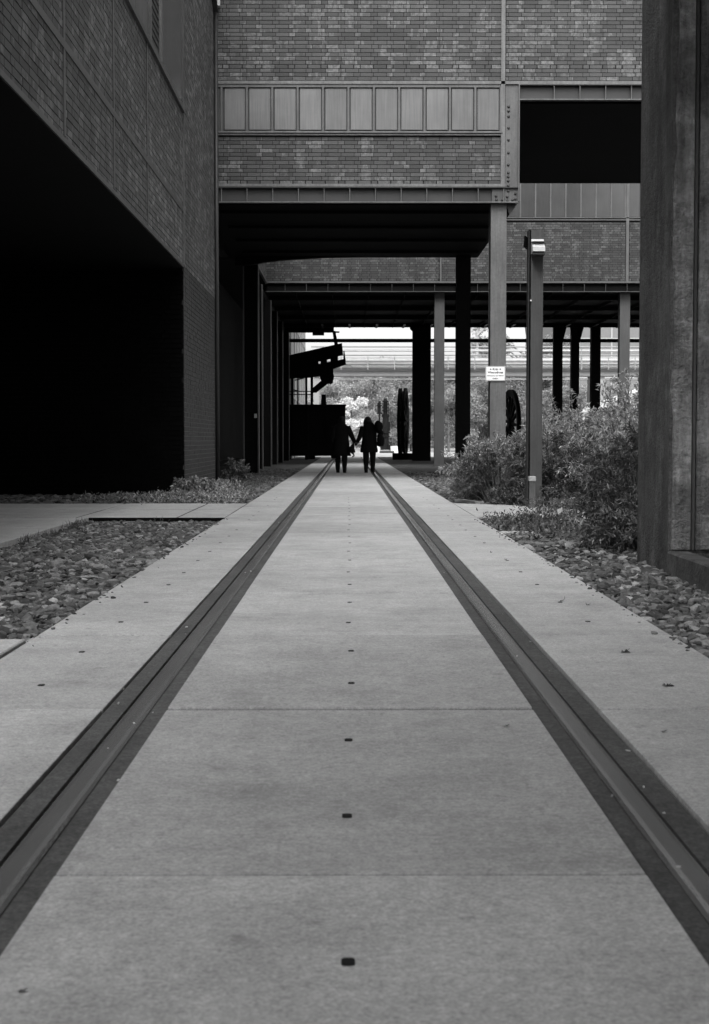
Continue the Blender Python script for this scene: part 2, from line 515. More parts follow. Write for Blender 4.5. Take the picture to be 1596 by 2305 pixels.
for sx, (a, r0, r1, b) in ((-1, (-.636, -.700, -.776, -.858)), (1, (.645, .711, .785, .874))):
    lo, hi = sorted((a, r0)); mb = MB(); mb.box(lo + .002, hi - .002, -3, 84, -.056, -.014)
    mb.build('flangeway_fill', M['fill'], track)
    lo, hi = sorted((r1, b)); mb = MB(); mb.box(lo + .006, hi - .009, -3, 84, -.056, -.007)
    mb.build('outer_fill', M['fill'], track)
    # grooved rail: head, web and foot, lying in the pavement
    lo, hi = sorted((r0, r1)); mb = MB()
    pr = [(lo + .001, -.05), (lo, -.012), (lo + .006, -.003), (lo + .018, -.001), (hi - .018, -.001), (hi - .006, -.003), (hi, -.012), (hi - .001, -.05)]
    mb.extr(pr, -3, 84)
    mb.build('rail', M['rail'], track)

# ------------------------------------------------------------------ cross path and the side paving
cross = setting('cross_path', 'pale concrete path crossing the rail track in front of the buildings')
def slabs(parent, xs, ys, z=0.0, skip=None, gap=.006):
    for i in range(len(xs) - 1):
        for j in range(len(ys) - 1):
            if skip and skip(i, j): continue
            dz = random.uniform(-.003, .002) + z
            mb = MB(); mb.slab(xs[i] + gap, xs[i + 1] - gap, ys[j] + gap, ys[j + 1] - gap, -.075, dz, .006)
            mb.build('slab', M['concrete'], parent)
slabs(cross, [-13.2, -11.2, -9.2, -7.2, -5.25, -3.33, -2.1, -1.506], [18.15, 20.15, 22.15], gap=.016)
mb = MB(); mb.extz([(1.562, 18.3), (3.6, 18.3), (3.05, 20.2), (2.3, 21.6), (1.562, 22.25)], -.075, .001); mb.build('slab', M['concrete'], cross)
mb = MB(); mb.extz([(3.62, 18.3), (7, 18.4), (7, 20.2), (3.08, 20.2)], -.075, -.002); mb.build('slab', M['concrete'], cross)
mb = MB(); mb.box(-13.2, -1.515, 18.175, 22.13, -.10, -.007); mb.build('bedding', M['bed'], cross)
mb = MB(); mb.box(-3.17, -1.51, 18.118, 18.158, -.10, -.004); mb.build('shadow_strip', M['black'], cross)  # black strip standing in for shade along the back of the stone bed
side = setting('side_path', 'pale concrete path running beside the stone bed at the left wall')
slabs(side, [-5.4, -3.19], [-3, 1, 3.05, 5.05, 7.04, 9.1, 11.1, 13.1, 15.1, 17.2, 18.13], gap=.008)
slabs(side, [-3.17, -1.525], [-3, 1.05, 3.05, 5.05, 7.04], gap=.01)
mb = MB(); mb.box(-5.39, -3.2, -2.9, 18.1, -.10, -.007); mb.build('bedding', M['bed'], side)

# ------------------------------------------------------------------ stone beds
def ico(sub):
    import bmesh
    b = bmesh.new(); bmesh.ops.create_icosphere(b, subdivisions=sub, radius=1)
    V = np.array([v.co[:] for v in b.verts]); F = np.array([[v.index for v in f.verts] for f in b.faces]); b.free(); return V, F
ICO = {1: ico(1), 2: ico(2)}
def stones(name, label, n, sampler, size, sub, mat, zfun, flat=.62, kind='stuff'):
    V0, F0 = ICO[sub]
    nv = len(V0)
    pos = sampler(n); n = len(pos)
    s = RNG.uniform(size[0], size[1], n) * RNG.choice([.7, 1, 1, 1.25], n)
    sc = np.stack([s * RNG.uniform(.9, 1.7, n), s * RNG.uniform(.6, 1.1, n), s * RNG.uniform(flat * .5, flat * 1.3, n)], 1)
    Vs = V0[None] * (1 + RNG.uniform(-.25, .25, (n, nv, 1))) + RNG.uniform(-.26, .26, (n, nv, 3))
    Vs = np.sign(Vs) * np.abs(Vs) ** .8
    Vs = Vs * sc[:, None]
    tilt = RNG.normal(0, .55, n); a = RNG.uniform(0, 2 * np.pi, n)
    y = Vs[..., 1] * np.cos(tilt)[:, None] - Vs[..., 2] * np.sin(tilt)[:, None]
    z = Vs[..., 1] * np.sin(tilt)[:, None] + Vs[..., 2] * np.cos(tilt)[:, None]
    x = Vs[..., 0] * np.cos(a)[:, None] - y * np.sin(a)[:, None]
    y = Vs[..., 0] * np.sin(a)[:, None] + y * np.cos(a)[:, None]
    W = np.stack([x + pos[:, 0:1], y + pos[:, 1:2], z + zfun(pos)[:, None]], 2).reshape(-1, 3)
    F = (F0[None] + (np.arange(n) * nv)[:, None, None]).reshape(-1, 3)
    o = np_mesh(name, W, F, mat, origin=(float(pos[:, 0].mean()), float(pos[:, 1].mean()), -.08))
    return tag(o, label, None, kind=kind)
def rect(x0, x1, y0, y1):
    def f(n):
        return np.stack([RNG.uniform(x0, x1, n), RNG.uniform(y0, y1, n)], 1)
    return f
stones('gravel', 'bed of coarse grey ballast stones left of the track', 9500, rect(-3.15, -1.54, 7.08, 12.5), (.015, .036), 1, M['stone'],
       lambda p: -.070 + RNG.uniform(-.032, .030, len(p)))
stones('gravel', 'coarse ballast stones towards the cross path, left of the track', 10500, rect(-3.15, -1.54, 12.5, 18.08), (.015, .036), 1, M['stone'],
       lambda p: -.076 + RNG.uniform(-.03, .03, len(p)) )
def right_bed(n):
    y = RNG.uniform(1.0, 15.5, n); x = 1.59 + RNG.uniform(0, 1, n) ** 1.0 * np.where(y > 11.7, 2.2, .72)
    return np.stack([x, y], 1)
stones('gravel', 'ballast stones between the track and the concrete pier', 13500, right_bed, (.019, .035), 1, M['stone'],
       lambda p: -.070 + RNG.uniform(-.032, .034, len(p)) + .02 * (p[:, 0] > 2.0))
def spill(n):
    y = RNG.uniform(6.5, 17.8, n); left = RNG.random(n) < .5; d = np.abs(RNG.normal(0, .035, n))
    return np.stack([np.where(left, -1.49 + d, 1.545 - d), y], 1)
stones('gravel', 'small stones and crumbs spilled onto the slab edges', 130, spill, (.004, .013), 1, M['stone'], lambda p: .004 + 0 * p[:, 0])
# crumbs and litter on the verges
def crumbs(name, label, n, smp, size, mat, z=-.045):
    return stones(name, label, n, smp, size, 1, mat, lambda p: z + RNG.uniform(-.004, .012, len(p)), flat=.35)
crumbs('gravel', 'fine gravel and leaf litter along the left wall', 9000, rect(-3.6, -1.52, 22.2, 50), (.02, .045), M['verge'])
crumbs('leaf_litter', 'dark leaf litter along the right side of the track', 5000, rect(1.58, 4.5, 22.4, 46), (.02, .045), M['verge'])
crumbs('leaf_litter', 'leaf litter and crumbs at the foot of the dark recess', 3500, rect(-12, -3.0, 22.2, 26.6), (.02, .05), M['verge'])
crumbs('leaf_litter', 'leaf litter under the bushes beside the cross path', 3500, rect(1.6, 4.2, 13.5, 18.3), (.018, .035), M['verge'], z=-.03)
crumbs('leaf_litter', 'leaf litter around the foot of the lamp post', 1800, rect(2.0, 4.5, 20.3, 24), (.018, .035), M['verge'], z=-.03)
mb = MB(); mb.box(1.565, 6, 11.9, 18.29, -.10, -.055); s = mb.build('planting_bed', M['soil']); tag(s, 'dark soil of the planting bed behind the concrete pier', kind='structure')
# thin pale kerb stones in the bed
for (a, b, y, z, lab) in (((1127), (1207), 1197.5, .0, 'pale narrow kerb stone in the weeds beside the track'),):
    p = G(a, y, z); q = G(b, y, z)
    mb = MB(); mb.slab(p.x, q.x, p.y, p.y + .13, -.03, z, .005); o = mb.build('kerb_stone', M['concrete']); tag(o, lab, 'kerb', 'narrow kerb stones beside the track')
for (a, b, y, z, lab) in ((1008, 1046, 1108, .0, 'short pale kerb stone at the edge of the bushes, furthest from the camera'), (1022, 1062, 1113.5, .0, 'short pale kerb stone at the edge of the bushes, middle one of three')):
    p = G(a, y, z); q = G(b, y, z)
    mb = MB(); mb.slab(p.x, q.x, p.y, p.y + .2, -.03, z + .005, .004); o = mb.build('kerb_stone', M['concrete']); tag(o, lab, 'kerb', 'narrow kerb stones beside the track')
mb = MB(); p = G(1033, 1125); q = G(1080, 1130)
mb.beam((p.x, p.y, -.01), (q.x, q.y, -.01), .14, .04); o = mb.build('kerb_stone', M['concrete']); tag(o, 'short pale kerb stone lying where the bushes meet the cross path', 'kerb', 'narrow kerb stones beside the track')

# ================================================================== LEFT BRICK BUILDING
lb = thing('brick_building', 'tall dark brick building with an open recess under its overhanging wall', 'building', (-2.97, 26.9, 0))
LX = -2.97
# pier (ground to ledge), front recess wall, overhanging wall
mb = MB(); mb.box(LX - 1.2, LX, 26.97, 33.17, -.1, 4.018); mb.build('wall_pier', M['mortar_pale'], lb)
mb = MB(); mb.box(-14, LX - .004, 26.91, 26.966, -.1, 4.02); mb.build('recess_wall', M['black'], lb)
mb = MB(); mb.box(-9.3, -9.0, -14, 27.0, -.1, 4.02); mb.build('recess_blocker', M['black'], lb)  # unseen wall added to close off light so the recess stays black
mb = MB(); mb.box(LX - .37, LX, 4, 33.17, 4.04, 13.5); mb.build('upper_wall', M['mortar'], lb)
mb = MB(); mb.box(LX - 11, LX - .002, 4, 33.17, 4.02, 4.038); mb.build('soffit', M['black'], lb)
mb = MB(); mb.box(LX - 11, LX - .37, 4, 33.17, 13.3, 13.5); mb.build('roof', M['steel_dark'], lb)
WZ = 6.85
winh = (12.0 - 4, 26.82 - 4, WZ, 13.4)
brick_wall(lb, (LX, 4, 0), (0, 1, 0), (1, 0, 0), 29.15, 4.06, 13.45, [winh], M['brick_side'], 300, 3)
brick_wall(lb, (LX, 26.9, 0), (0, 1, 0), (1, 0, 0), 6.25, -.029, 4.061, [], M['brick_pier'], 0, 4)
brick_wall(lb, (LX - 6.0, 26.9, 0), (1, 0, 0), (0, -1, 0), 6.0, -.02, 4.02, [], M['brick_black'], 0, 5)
# steel frame strips flush in the brickwork
for y, ztop in ((15.67, 13.4), (18.95, WZ), (22.1, WZ), (6.2, 13.4), (9.4, 13.4), (12.5, 6.8)):
    mb = MB(); mb.box(LX + .002, LX + .022, y - .05, y + .05, 4.1, ztop); mb.build('steel_strip', M['steel_mid'], lb)
mb = MB(); mb.box(LX + .002, LX + .03, 26.86, 26.93, 4.06, 13.4); mb.build('corner_strip', M['steel'], lb)
mb = MB(); mb.box(LX + .002, LX + .024, 4, 26.8, 5.0, 5.09); mb.build('steel_band', M['steel_mid'], lb)
mb = MB(); mb.box(LX + .002, LX + .02, 4, 26.8, 4.03, 4.09); mb.build('ledge_angle', M['steel_mid'], lb)
mb = MB(); mb.box(LX + .002, LX + .06, 12, 26.8, WZ - .10, WZ - .01); mb.build('window_sill', M['steel_mid'], lb)
# tall panel window
win = MB().box(LX + .001, LX + .006, 12.0, 26.76, WZ + .002, 13.4).build('window', M['steel_dark'], lb)
for y in (11.94, 26.76): MB().box(LX - .02, LX + .03, y, y + .058, WZ, 13.4).build('frame', M['steel_mid'], win)
for ya, yb in ((12.0, 15.55), (15.75, 18.9), (19.05, 22.3), (23.65, 26.74)):
    k = int((yb - ya) / .8) + 1
    for i in range(k):
        a = ya + (yb - ya) * i / k; b = ya + (yb - ya) * (i + 1) / k
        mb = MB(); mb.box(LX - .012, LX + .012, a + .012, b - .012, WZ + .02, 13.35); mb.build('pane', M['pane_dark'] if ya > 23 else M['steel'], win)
for y in (15.65, 18.98, 22.35, 23.58):
    mb = MB(); mb.box(LX - .01, LX + .055, y - .06, y + .06, WZ, 13.38); mb.build('mullion', M['steel_pale'] if y > 23 else M['steel'], win)
for k in range(60):
    z = WZ + .06 + k * .11
    mb = MB(); mb.box(LX - .03, LX + .02, 22.42, 23.5, z, z + .04); mb.build('louvre', M['steel_dark'], win)
mb = MB(); mb.beam((LX + .07, 26.9, 13.2), (LX + .06, 33.1, 10.35), .10, .14); mb.build('roof_edge', M['steel_dark'], lb)
mb = MB(); mb.tube([(LX + .06, 33.08, 0), (LX + .06, 33.08, 10.3)], .045, 10); mb.build('downpipe', M['steel_dark'], lb, smooth=True)
mb = MB(); mb.box(LX + .03, LX + .16, 32.98, 33.13, 10.42, 10.62); o = mb.build('flood_light', M['lamp_glass']); tag(o, 'tiny white floodlight in the inner corner of the brick walls', 'floodlight')

# ================================================================== BRIDGE BUILDING over the track
YF = 33.2
def fx(px): return X(px, YF)
def fz(py): return Z(py, YF)
bb = thing('bridge_building', 'brick building on steel girders spanning the track with a strip of glass panes', 'building', (.4, YF, 0))
x0, x1, xR = fx(487), fx(1131), fx(1131) + 7.5
zs = fz(457); zg = fz(421); zw0 = fz(297); zw1 = fz(194); zup = fz(186); zR = fz(226); ztop = 13.5
xcol0, xcol1 = fx(1135), fx(1165)
# backing wall
mb = MB()
mb.box(x0 - .5, xcol0, YF + .02, YF + .38, zg, zw0)
mb.box(x0 - .5, xcol0, YF + .02, YF + .38, zup, ztop)
mb.box(xcol0, xR, YF + .02, YF + .38, zup, ztop)
mb.build('wall', M['mortar'], bb)
brick_wall(bb, (x0, YF + .02, 0), (1, 0, 0), (0, -1, 0), fx(1125) - x0, fz(415), fz(305), [], M['brick'], 0, 11, weeps=((fz(410), .3),))
brick_wall(bb, (x0, YF + .02, 0), (1, 0, 0), (0, -1, 0), xR - x0, fz(181), ztop - .05, [(fx(1125) - x0, fx(1135) - x0, 0, 20)], M['brick'], 300, 12, weeps=((fz(146), .38),))
# bands
mb = MB(); mb.box(x0, fx(1134), YF - .07, YF + .02, fz(421), fz(415)); mb.build('ledge', M['steel_pale'], bb)
mb = MB(); mb.box(x0, xR, YF - .05, YF + .02, fz(190), fz(183)); mb.build('ledge', M['steel_pale'], bb)
mb = MB(); mb.box(x0, fx(1130), YF - .03, YF + .02, fz(197), fz(190.5)); mb.build('window_head', M['steel'], bb)
mb = MB(); mb.box(x0, fx(1127), YF - .07, YF + .02, fz(300), fz(296.5)); mb.box(x0, fx(1127), YF - .04, YF + .02, fz(305), fz(301.5)); mb.build('window_sill', M['steel_pale'], bb)
mb = MB(); mb.box(fx(1124), fx(1133), YF - .05, YF + .02, fz(415), ztop); mb.build('vertical_strip', M['steel_pale'], bb)
# glass strip
wn = MB().box(x0, fx(1124), YF + .03, YF + .06, zw0, fz(197)).build('window', M['steel_dark'], bb)
edges = [497, 563.5] + [563.5 + 56.3 * k for k in range(1, 10)] + [1121]
mul = None
for k, e in enumerate([501 + 56.45 * i for i in range(12)]):
    if k < 11:
        a, b = fx(e + 6.5 if k else e + 8), fx(e + 56.45 - 3.5)
        if k == 10: b = fx(1119)
        mb = MB(); mb.box(a, b, YF - .0, YF + .028, zw0 + .05, fz(199.5)); mb.build('pane', M['pane'], wn)
    mb = MB(); mb.box(fx(e - 1), fx(e + 3.5), YF - .045, YF + .03, zw0, fz(197)); mb.build('mullion', M['steel'], wn)
mb = MB(); mb.box(x0, fx(498), YF - .0, YF + .028, zw0 + .02, fz(199)); mb.build('end_panel', M['steel_mid'], wn)
# plate girders with stiffeners
def girder(parent, xa, xb, y, za, zb, mat, edge, step, first, proud=.13, ymul=1):
    g = MB().box(xa, xb, y, y + .02, za, zb).build('girder', mat, parent)
    MB().box(xa, xb, y - proud, y - .001, za, za + .022).build('bottom_flange', edge, g)
    MB().box(xa, xb, y - proud * .9, y - .001, zb - .02, zb - .001).build('top_flange', mat, g)
    sm = None; x = first
    while x < xb - .03:
        if sm is None:
            sm = MB().box(x - .006, x + .006, y - proud * .8, y - .001, za + .023, zb - .021).build('stiffener', edge, g)
        else: place('stiffener', sm.data, g, (x, sm_y, za + .023))
        sm_y = ORG[sm.name].y
        x += step
    return g
girder(bb, x0, xcol1 - .02, YF + .05, zs, fz(421) - .005, M['steel_dark'], M['steel_pale'], .567, fx(501))
girder(bb, xcol1 + .003, xR, YF + .05, zR, fz(190) - .004, M['steel_dark'], M['steel_pale'], .567, fx(1242))
# riveted plate column
pc = MB().box(fx(1134), xcol1 - .025, YF - .01, YF + .04, zs + .024, fz(191)).build('plate_column', M['steel'], bb)
MB().box(xcol1 - .025, xcol1 + .002, YF - .09, YF + .045, zs + .024, fz(191)).build('flange', M['steel'], pc)
rv = None
for y_, x_ in [(y, 1141) for y in (240, 262, 288, 315, 344, 371, 389, 398, 407, 418, 430)] + [(y, 1139) for y in (443, 452)] + [(y, 1157) for y in (436, 448)] + [(450, 1151), (450, 1115), (441, 1114), (450, 1128), (262 - 12, 1141)]:
    p = Vector((fx(x_), YF - .012, fz(y_)))
    if rv is None:
        m_ = MB(); m_.lathe((0, 0, 0), [(.032, 0), (.028, .014), (.017, .025), (.004, .028)], 8)
        for i, v in enumerate(m_.v): m_.v[i] = (v[0], -v[2], v[1])
        rv = m_.build('rivet', M['steel_dark'], pc, origin=(0, 0, 0)); rv.location = p - ORG[pc.name]
    else: place('rivet', rv.data, pc, p)
MB().box(fx(1105), fx(1134) - .002, YF - .005, YF + .045, zs + .024, fz(425)).build('corner_plate', M['steel_mid'], bb)
# soffits, back and side faces
YB = 43.2
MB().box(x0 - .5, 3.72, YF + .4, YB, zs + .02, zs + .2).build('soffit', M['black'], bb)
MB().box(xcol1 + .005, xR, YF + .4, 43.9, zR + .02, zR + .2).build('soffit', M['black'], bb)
MB().box(3.62, 3.78, YF + .07, YB, zs + .2, zR + .2).build('side_wall', M['black'], bb)
MB().box(x0 - .5, 3.72, YB - .3, YB, zs + .2, ztop).build('back_wall', M['mortar'], bb)
MB().box(3.72, xR, 43.6, 43.9, zR + .2, ztop).build('back_wall', M['mortar'], bb)
MB().box(x0 - .5, xR, YF + .4, 43.9, ztop - .2, ztop).build('roof', M['steel_dark'], bb)
for k in range(4):
    y = YF + 1.2 + k * 2.4
    MB().box(x0, 3.6, y, y + .14, zs - .05, zs + .02).build('floor_beam', M['black'], bb)
# curved haunch under the rear edge of the soffit
poly = [(x0 - .3, zs + .02)] + [(x0 - .3, Z(600, YB))] + [(X(q[0], YB), Z(q[1], YB)) for q in ((572, 598), (600, 592), (640, 587.5), (690, 584), (740, 581.5), (800, 580.5))] + [(X(810, YB), zs + .02)]
mb = MB(); mb.extr(poly, YB - .3, YB - .05); mb.build('haunch', M['black'], bb)
# bracket from the corner down to the rear column
mb = MB(); mb.extr([(fx(1165) - .1, zs), (fx(1165) - .1, zs - .06), (3.32, Z(580, YB) - .0), (3.1, zs)], YF + .3, YF + .5)
# steel column H section
def hcol(parent, name, cx, yc, z0, z1, w, d, mat, web=.02, fl=.025, side=None):
    mb = MB()
    mb.box(cx - w / 2, cx + w / 2, yc - d / 2, yc - d / 2 + fl, z0, z1)
    mb.box(cx - w / 2, cx + w / 2, yc + d / 2 - fl, yc + d / 2, z0, z1)
    mb.box(cx - web / 2, cx + web / 2, yc - d / 2 + fl, yc + d / 2 - fl, z0, z1)
    c = mb.build(name, mat, parent)
    MB().box(cx - w * .7, cx + w * .7, yc - d * .8, yc + d * .8, z0 - .02, z0 + .0).build('base_plate', mat, c)
    return c
def bxcol(parent, name, cx, yc, z0, z1, w, d, mat, smat):
    """column of two channels with a face plate"""
    c = MB().box(cx - w / 2 + .0, cx + w / 2, yc - d / 2, yc - d / 2 + .03, z0, z1).build(name, mat, parent)
    MB().box(cx - w / 2 + .015, cx + w / 2 - .015, yc - d / 2 + .031, yc + d / 2 - .031, z0, z1).build('web', smat, c)
    MB().box(cx - w / 2, cx + w / 2, yc + d / 2 - .03, yc + d / 2, z0, z1).build('rear_flange', smat, c)
    MB().box(cx - w * .7, cx + w * .7, yc - d * .7, yc + d * .7, z0 - .02, z0 - .001).build('base_plate', smat, c)
    return c
L1X = (X(1100, 33.5) + X(1136, 33.5)) / 2
lc = MB().box(L1X - .175, L1X + .175, 33.26, 33.29, -.04, zs - .001).build('column', M['steel'], bb)
MB().box(L1X - .165, L1X + .165, 33.291, 33.72, -.04, zs - .001).build('web', M['steel_dark'], lc)  # web and rear flange darker: side shade put into the steel colour
MB().box(L1X - .175, L1X + .175, 33.721, 33.75, -.04, zs - .001).build('rear_flange', M['steel_dark'], lc)
bxcol(bb, 'rear_column', 3.28, 42.9, -.04, zs + .02, .40, .5, M['black'], M['black'])
# rear cantilever bracket (dark wedge beside the light column)
mb = MB(); mb.extr([(3.3, zs), (3.3, zs - .35), (3.5, zs - .35), (3.72, zs)], YF + .9, YF + 1.1)
mb.build('bracket', M['black'], bb)
mb = MB(); mb.extr([(fx(1138), zs - .002), (fx(1146), fz(483)), (fx(1162), zs - .002)], YF + .1, YF + .16); mb.build('gusset', M['steel_dark'], bb)
# left columns and dark wall of the passage
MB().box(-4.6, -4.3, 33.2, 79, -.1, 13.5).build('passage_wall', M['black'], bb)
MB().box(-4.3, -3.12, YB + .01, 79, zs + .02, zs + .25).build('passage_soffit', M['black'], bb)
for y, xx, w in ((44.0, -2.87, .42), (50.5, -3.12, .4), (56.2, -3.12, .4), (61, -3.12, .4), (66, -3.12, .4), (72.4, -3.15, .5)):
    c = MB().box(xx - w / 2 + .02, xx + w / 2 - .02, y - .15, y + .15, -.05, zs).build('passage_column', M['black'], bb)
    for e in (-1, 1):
        MB().box(xx + e * w / 2 - .018, xx + e * w / 2 + .018, y - .2, y + .2, -.05, zs).build('flange', M['steel_mid'] if y < 52 else M['steel_dark'], c)  # paler flanges: light caught on the edges put into the colour
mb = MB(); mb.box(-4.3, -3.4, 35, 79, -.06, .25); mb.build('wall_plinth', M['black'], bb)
p = P(575, 936, 43.7)
mb = MB(); mb.box(p.x - .035, p.x + .035, 43.70, 43.79, p.z - .06, p.z + .06); o = mb.build('wall_lamp', M['lamp_glass']); tag(o, 'tiny pale lamp fixed to the dark steel column in the passage', 'lamp')

# sign on the light column
sgx0, sgx1, sgz0, sgz1, SY = X(1092, 33.23), X(1137, 33.23), Z(857.5, 33.23), Z(824, 33.23), 33.23
sg = thing('winter_sign', 'small white notice reading Kein Winterdienst on the light steel column', 'sign', ((sgx0 + sgx1) / 2, SY, sgz0))
MB().box(sgx0, sgx1, SY, SY + .022, sgz0, sgz1).build('backing', M['sign_edge'], sg)
MB().box(sgx0 + .022, sgx1 - .022, SY - .003, SY - .0005, sgz0 + .022, sgz1 - .022).build('face', M['white'], sg)
def text(s, x, z, y, size, parent, mat, bold=0.0, name='lettering'):
    c = bpy.data.curves.new(name, 'FONT'); c.body = s; c.size = size; c.align_x = 'CENTER'; c.align_y = 'CENTER'; c.offset = bold; c.extrude = .001
    c.materials.append(mat)
    tmp = bpy.data.objects.new('tmp', c); COL.objects.link(tmp)
    dg = bpy.context.evaluated_depsgraph_get(); dg.update()
    me = bpy.data.meshes.new_from_object(tmp.evaluated_get(dg)); bpy.data.objects.remove(tmp)
    if not me.materials: me.materials.append(mat)
    me.transform(Matrix.Rotation(math.radians(90), 4, 'X'))
    return place(name, me, parent, (x, y, z))
scx = (sgx0 + sgx1) / 2; sh = sgz1 - sgz0
text('Kein', scx, sgz0 + sh * .79, SY - .0055, .068, sg, M['ink'], .0022)
text('Winterdienst', scx, sgz0 + sh * .57, SY - .0055, .064, sg, M['ink'], .0022)
text('Benutzung auf eigene', scx, sgz0 + sh * .36, SY - .0055, .043, sg, M['ink'], .0008)
text('Gefahr!', scx, sgz0 + sh * .17, SY - .0055, .043, sg, M['ink'], .0008)
for e in (-1, 1):
    mb = MB(); cx, cz = scx + e * .108, sgz0 + sh * .79
    for k in range(3):
        a = math.radians(60 * k + 30); d = Vector((math.cos(a), 0, math.sin(a))) * .019
        c = Vector((cx, SY - .0055, cz)); mb.beam(c - d, c + d, .006, .003, up=(0, 1, 0))
        for sgn in (-1, 1):
            for q in (-1, 1):
                b2 = c + d * sgn * .6; a2 = a + q * math.radians(45); e2 = Vector((math.cos(a2), 0, math.sin(a2))) * .009 * sgn
                mb.beam(b2, b2 + e2, .004, .0026, up=(0, 1, 0))
    mb.build('snowflake', M['ink'], sg)

# ================================================================== FAR BUILDING on columns
YQ = 56.0
fb = thing('far_brick_building', 'long brick building raised on steel columns behind the bridge building', 'building', (4, YQ, 0))
qx = lambda px: X(px, YQ)
qz = lambda py: Z(py, YQ)
zb0 = qz(657); zb1 = qz(637); zq = qz(632); FXA, FXB = -3.1, 18.0
MB().box(FXA, FXB, YQ + .02, YQ + .35, zb1, qz(497)).build('wall', M['mortar'], fb)
MB().box(FXA, FXB, YQ + .02, YQ + .35, 11.6, 16).build('upper_wall', M['mortar'], fb)
brick_wall(fb, (FXA, YQ + .02, 0), (1, 0, 0), (0, -1, 0), FXB - FXA, qz(632), qz(497), [(qx(1404) - FXA, qx(1413) - FXA, 0, 20), (qx(988) - FXA, qx(994) - FXA, 0, 20)], M['brick_far'], 300, 21, weeps=((qz(630), .55),))
brick_wall(fb, (FXA, YQ + .02, 0), (1, 0, 0), (0, -1, 0), FXB - FXA, 11.6, 15.9, [], M['brick_side'], 0, 22)
MB().box(FXA - .37, FXA, 49.3, YQ + .35, zb1, 12).build('return_wall', M['mortar'], fb)
brick_wall(fb, (FXA, 49.3, 0), (0, 1, 0), (1, 0, 0), YQ - 49.3, zq, 8.6, [], M['brick_side'], 0, 23)
MB().box(FXA - .02, FXA + .06, 49.3, YQ - .05, zb1 - .04, zb1 + .05).build('ledge', M['steel'], fb)
MB().box(FXA, FXB, YQ - .05, YQ + .02, qz(637), qz(633)).build('ledge', M['steel'], fb)
MB().box(FXA, FXB, YQ - .04, YQ + .02, qz(491), qz(489)).build('window_sill', M['steel'], fb)
MB().box(FXA, FXB, YQ - .03, YQ + .02, qz(496), qz(493.5)).build('window_sill', M['steel'], fb)
for a, b in ((1405, 1411.5), (989, 993)):
    MB().box(qx(a), qx(b), YQ - .04, YQ + .02, zb1, 11.6 if a > 1300 else qz(497)).build('vertical_strip', M['steel'], fb)
wn = MB().box(qx(700), FXB, YQ + .04, YQ + .3, qz(489), 11.6).build('window', M['steel_dark'], fb)
for k in range(-10, 14):
    px = 1168.5 + 33.8 * k
    if abs(px - 1405) < 6: px = 1403
    MB().box(qx(px - 1.6), qx(px + 1.6), YQ - .02, YQ + .04, qz(489), 11.6).build('mullion', M['steel'], wn)
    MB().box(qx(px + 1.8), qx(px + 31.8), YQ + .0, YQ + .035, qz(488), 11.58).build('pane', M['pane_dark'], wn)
girder(fb, FXA, FXB, YQ + .06, zb0, zb1 - .005, M['black'], M['steel_mid'], .80, qx(1265) - .8 * 13, .11)
YE = 73.2
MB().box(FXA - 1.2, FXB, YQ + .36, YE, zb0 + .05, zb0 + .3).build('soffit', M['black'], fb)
MB().box(FXA - 1.2, FXB, YE - .3, YE, zb0 + .3, 16).build('back_wall', M['mortar'], fb)
MB().box(FXA - 1.2, FXB, YQ + .35, YE, 15.8, 16).build('roof', M['steel_dark'], fb)
# floor beams whose pale lower flanges show as slanting streaks
for k in range(15):
    xx = -2.0 + k * 1.38
    fbm = MB().box(xx - .01, xx + .01, YQ + .5, YE - .1, zb0 - .07, zb0 + .05).build('floor_beam', M['black'], fb)
for k in range(4):
    y = YQ + 2 + k * 4.6
    MB().box(FXA, FXB, y, y + .2, zb0 - .12, zb0 + .05).build('cross_beam', M['black'], fb)
st = None
for px, py in [(720 + 62 * k, 737 - (k % 2)) for k in range(12)]:
    p = P(px + 5, 731, YE - 2.6)
    if p.x > FXB - .5: continue
    MB().beam((p.x, YE - 2.8, zb0 - .08), (p.x + .0, YE - .35, zb0 - .08), .10, .02).build('flange_plate', M['steel_pale'], fb)
# lower beam at the far left end
bz1 = zb0 + .05; MB().box(X(560, YE), X(752, YE), YE - .25, YE - .02, Z(749, YE), bz1).build('end_beam', M['black'], fb)
MB().box(X(704, YE), X(730, YE), YE - .24, YE - .04, Z(755.5, YE), Z(749, YE)).build('bearing_block', M['black'], fb)
# columns of the far building
def col_far(px0, px1, y, mat, smat, ztop, name='column', lab=None):
    xa, xb = X(px0, y), X(px1, y)
    c = MB().box(xa, xb, y - .2, y - .17, -.05, ztop).build(name, mat, fb)
    MB().box(xa + .02, xb - .02, y - .169, y + .17, -.05, ztop).build('web', smat, c)
    MB().box(xa, xb, y + .171, y + .2, -.05, ztop).build('rear_flange', smat, c)
    MB().box(xa - .1, xb + .1, y - .3, y + .3, -.07, -.051).build('base_plate', smat, c)
    return c
col_far(977, 999, 56.5, M['steel_mid'], M['steel_dark'], zb0 - .002)
col_far(1391, 1413.5, 56.5, M['steel_mid'], M['steel_dark'], zb0 - .002)
MB().box(qx(979), qx(997), 56.31, 56.33, zb0 - .15, zb0 - .002).build('cap_plate', M['black'], fb)
big = col_far(928, 969, 72.0, M['black'], M['black'], zb0)
mb = MB(); zc = zb0
mb.extr([(X(922, 72), Z(737, 72)), (X(922, 72), Z(741, 72)), (X(930, 72), Z(749, 72)), (X(932, 72), Z(736, 72))], 71.8, 71.9); mb.build('haunch', M['black'], big)
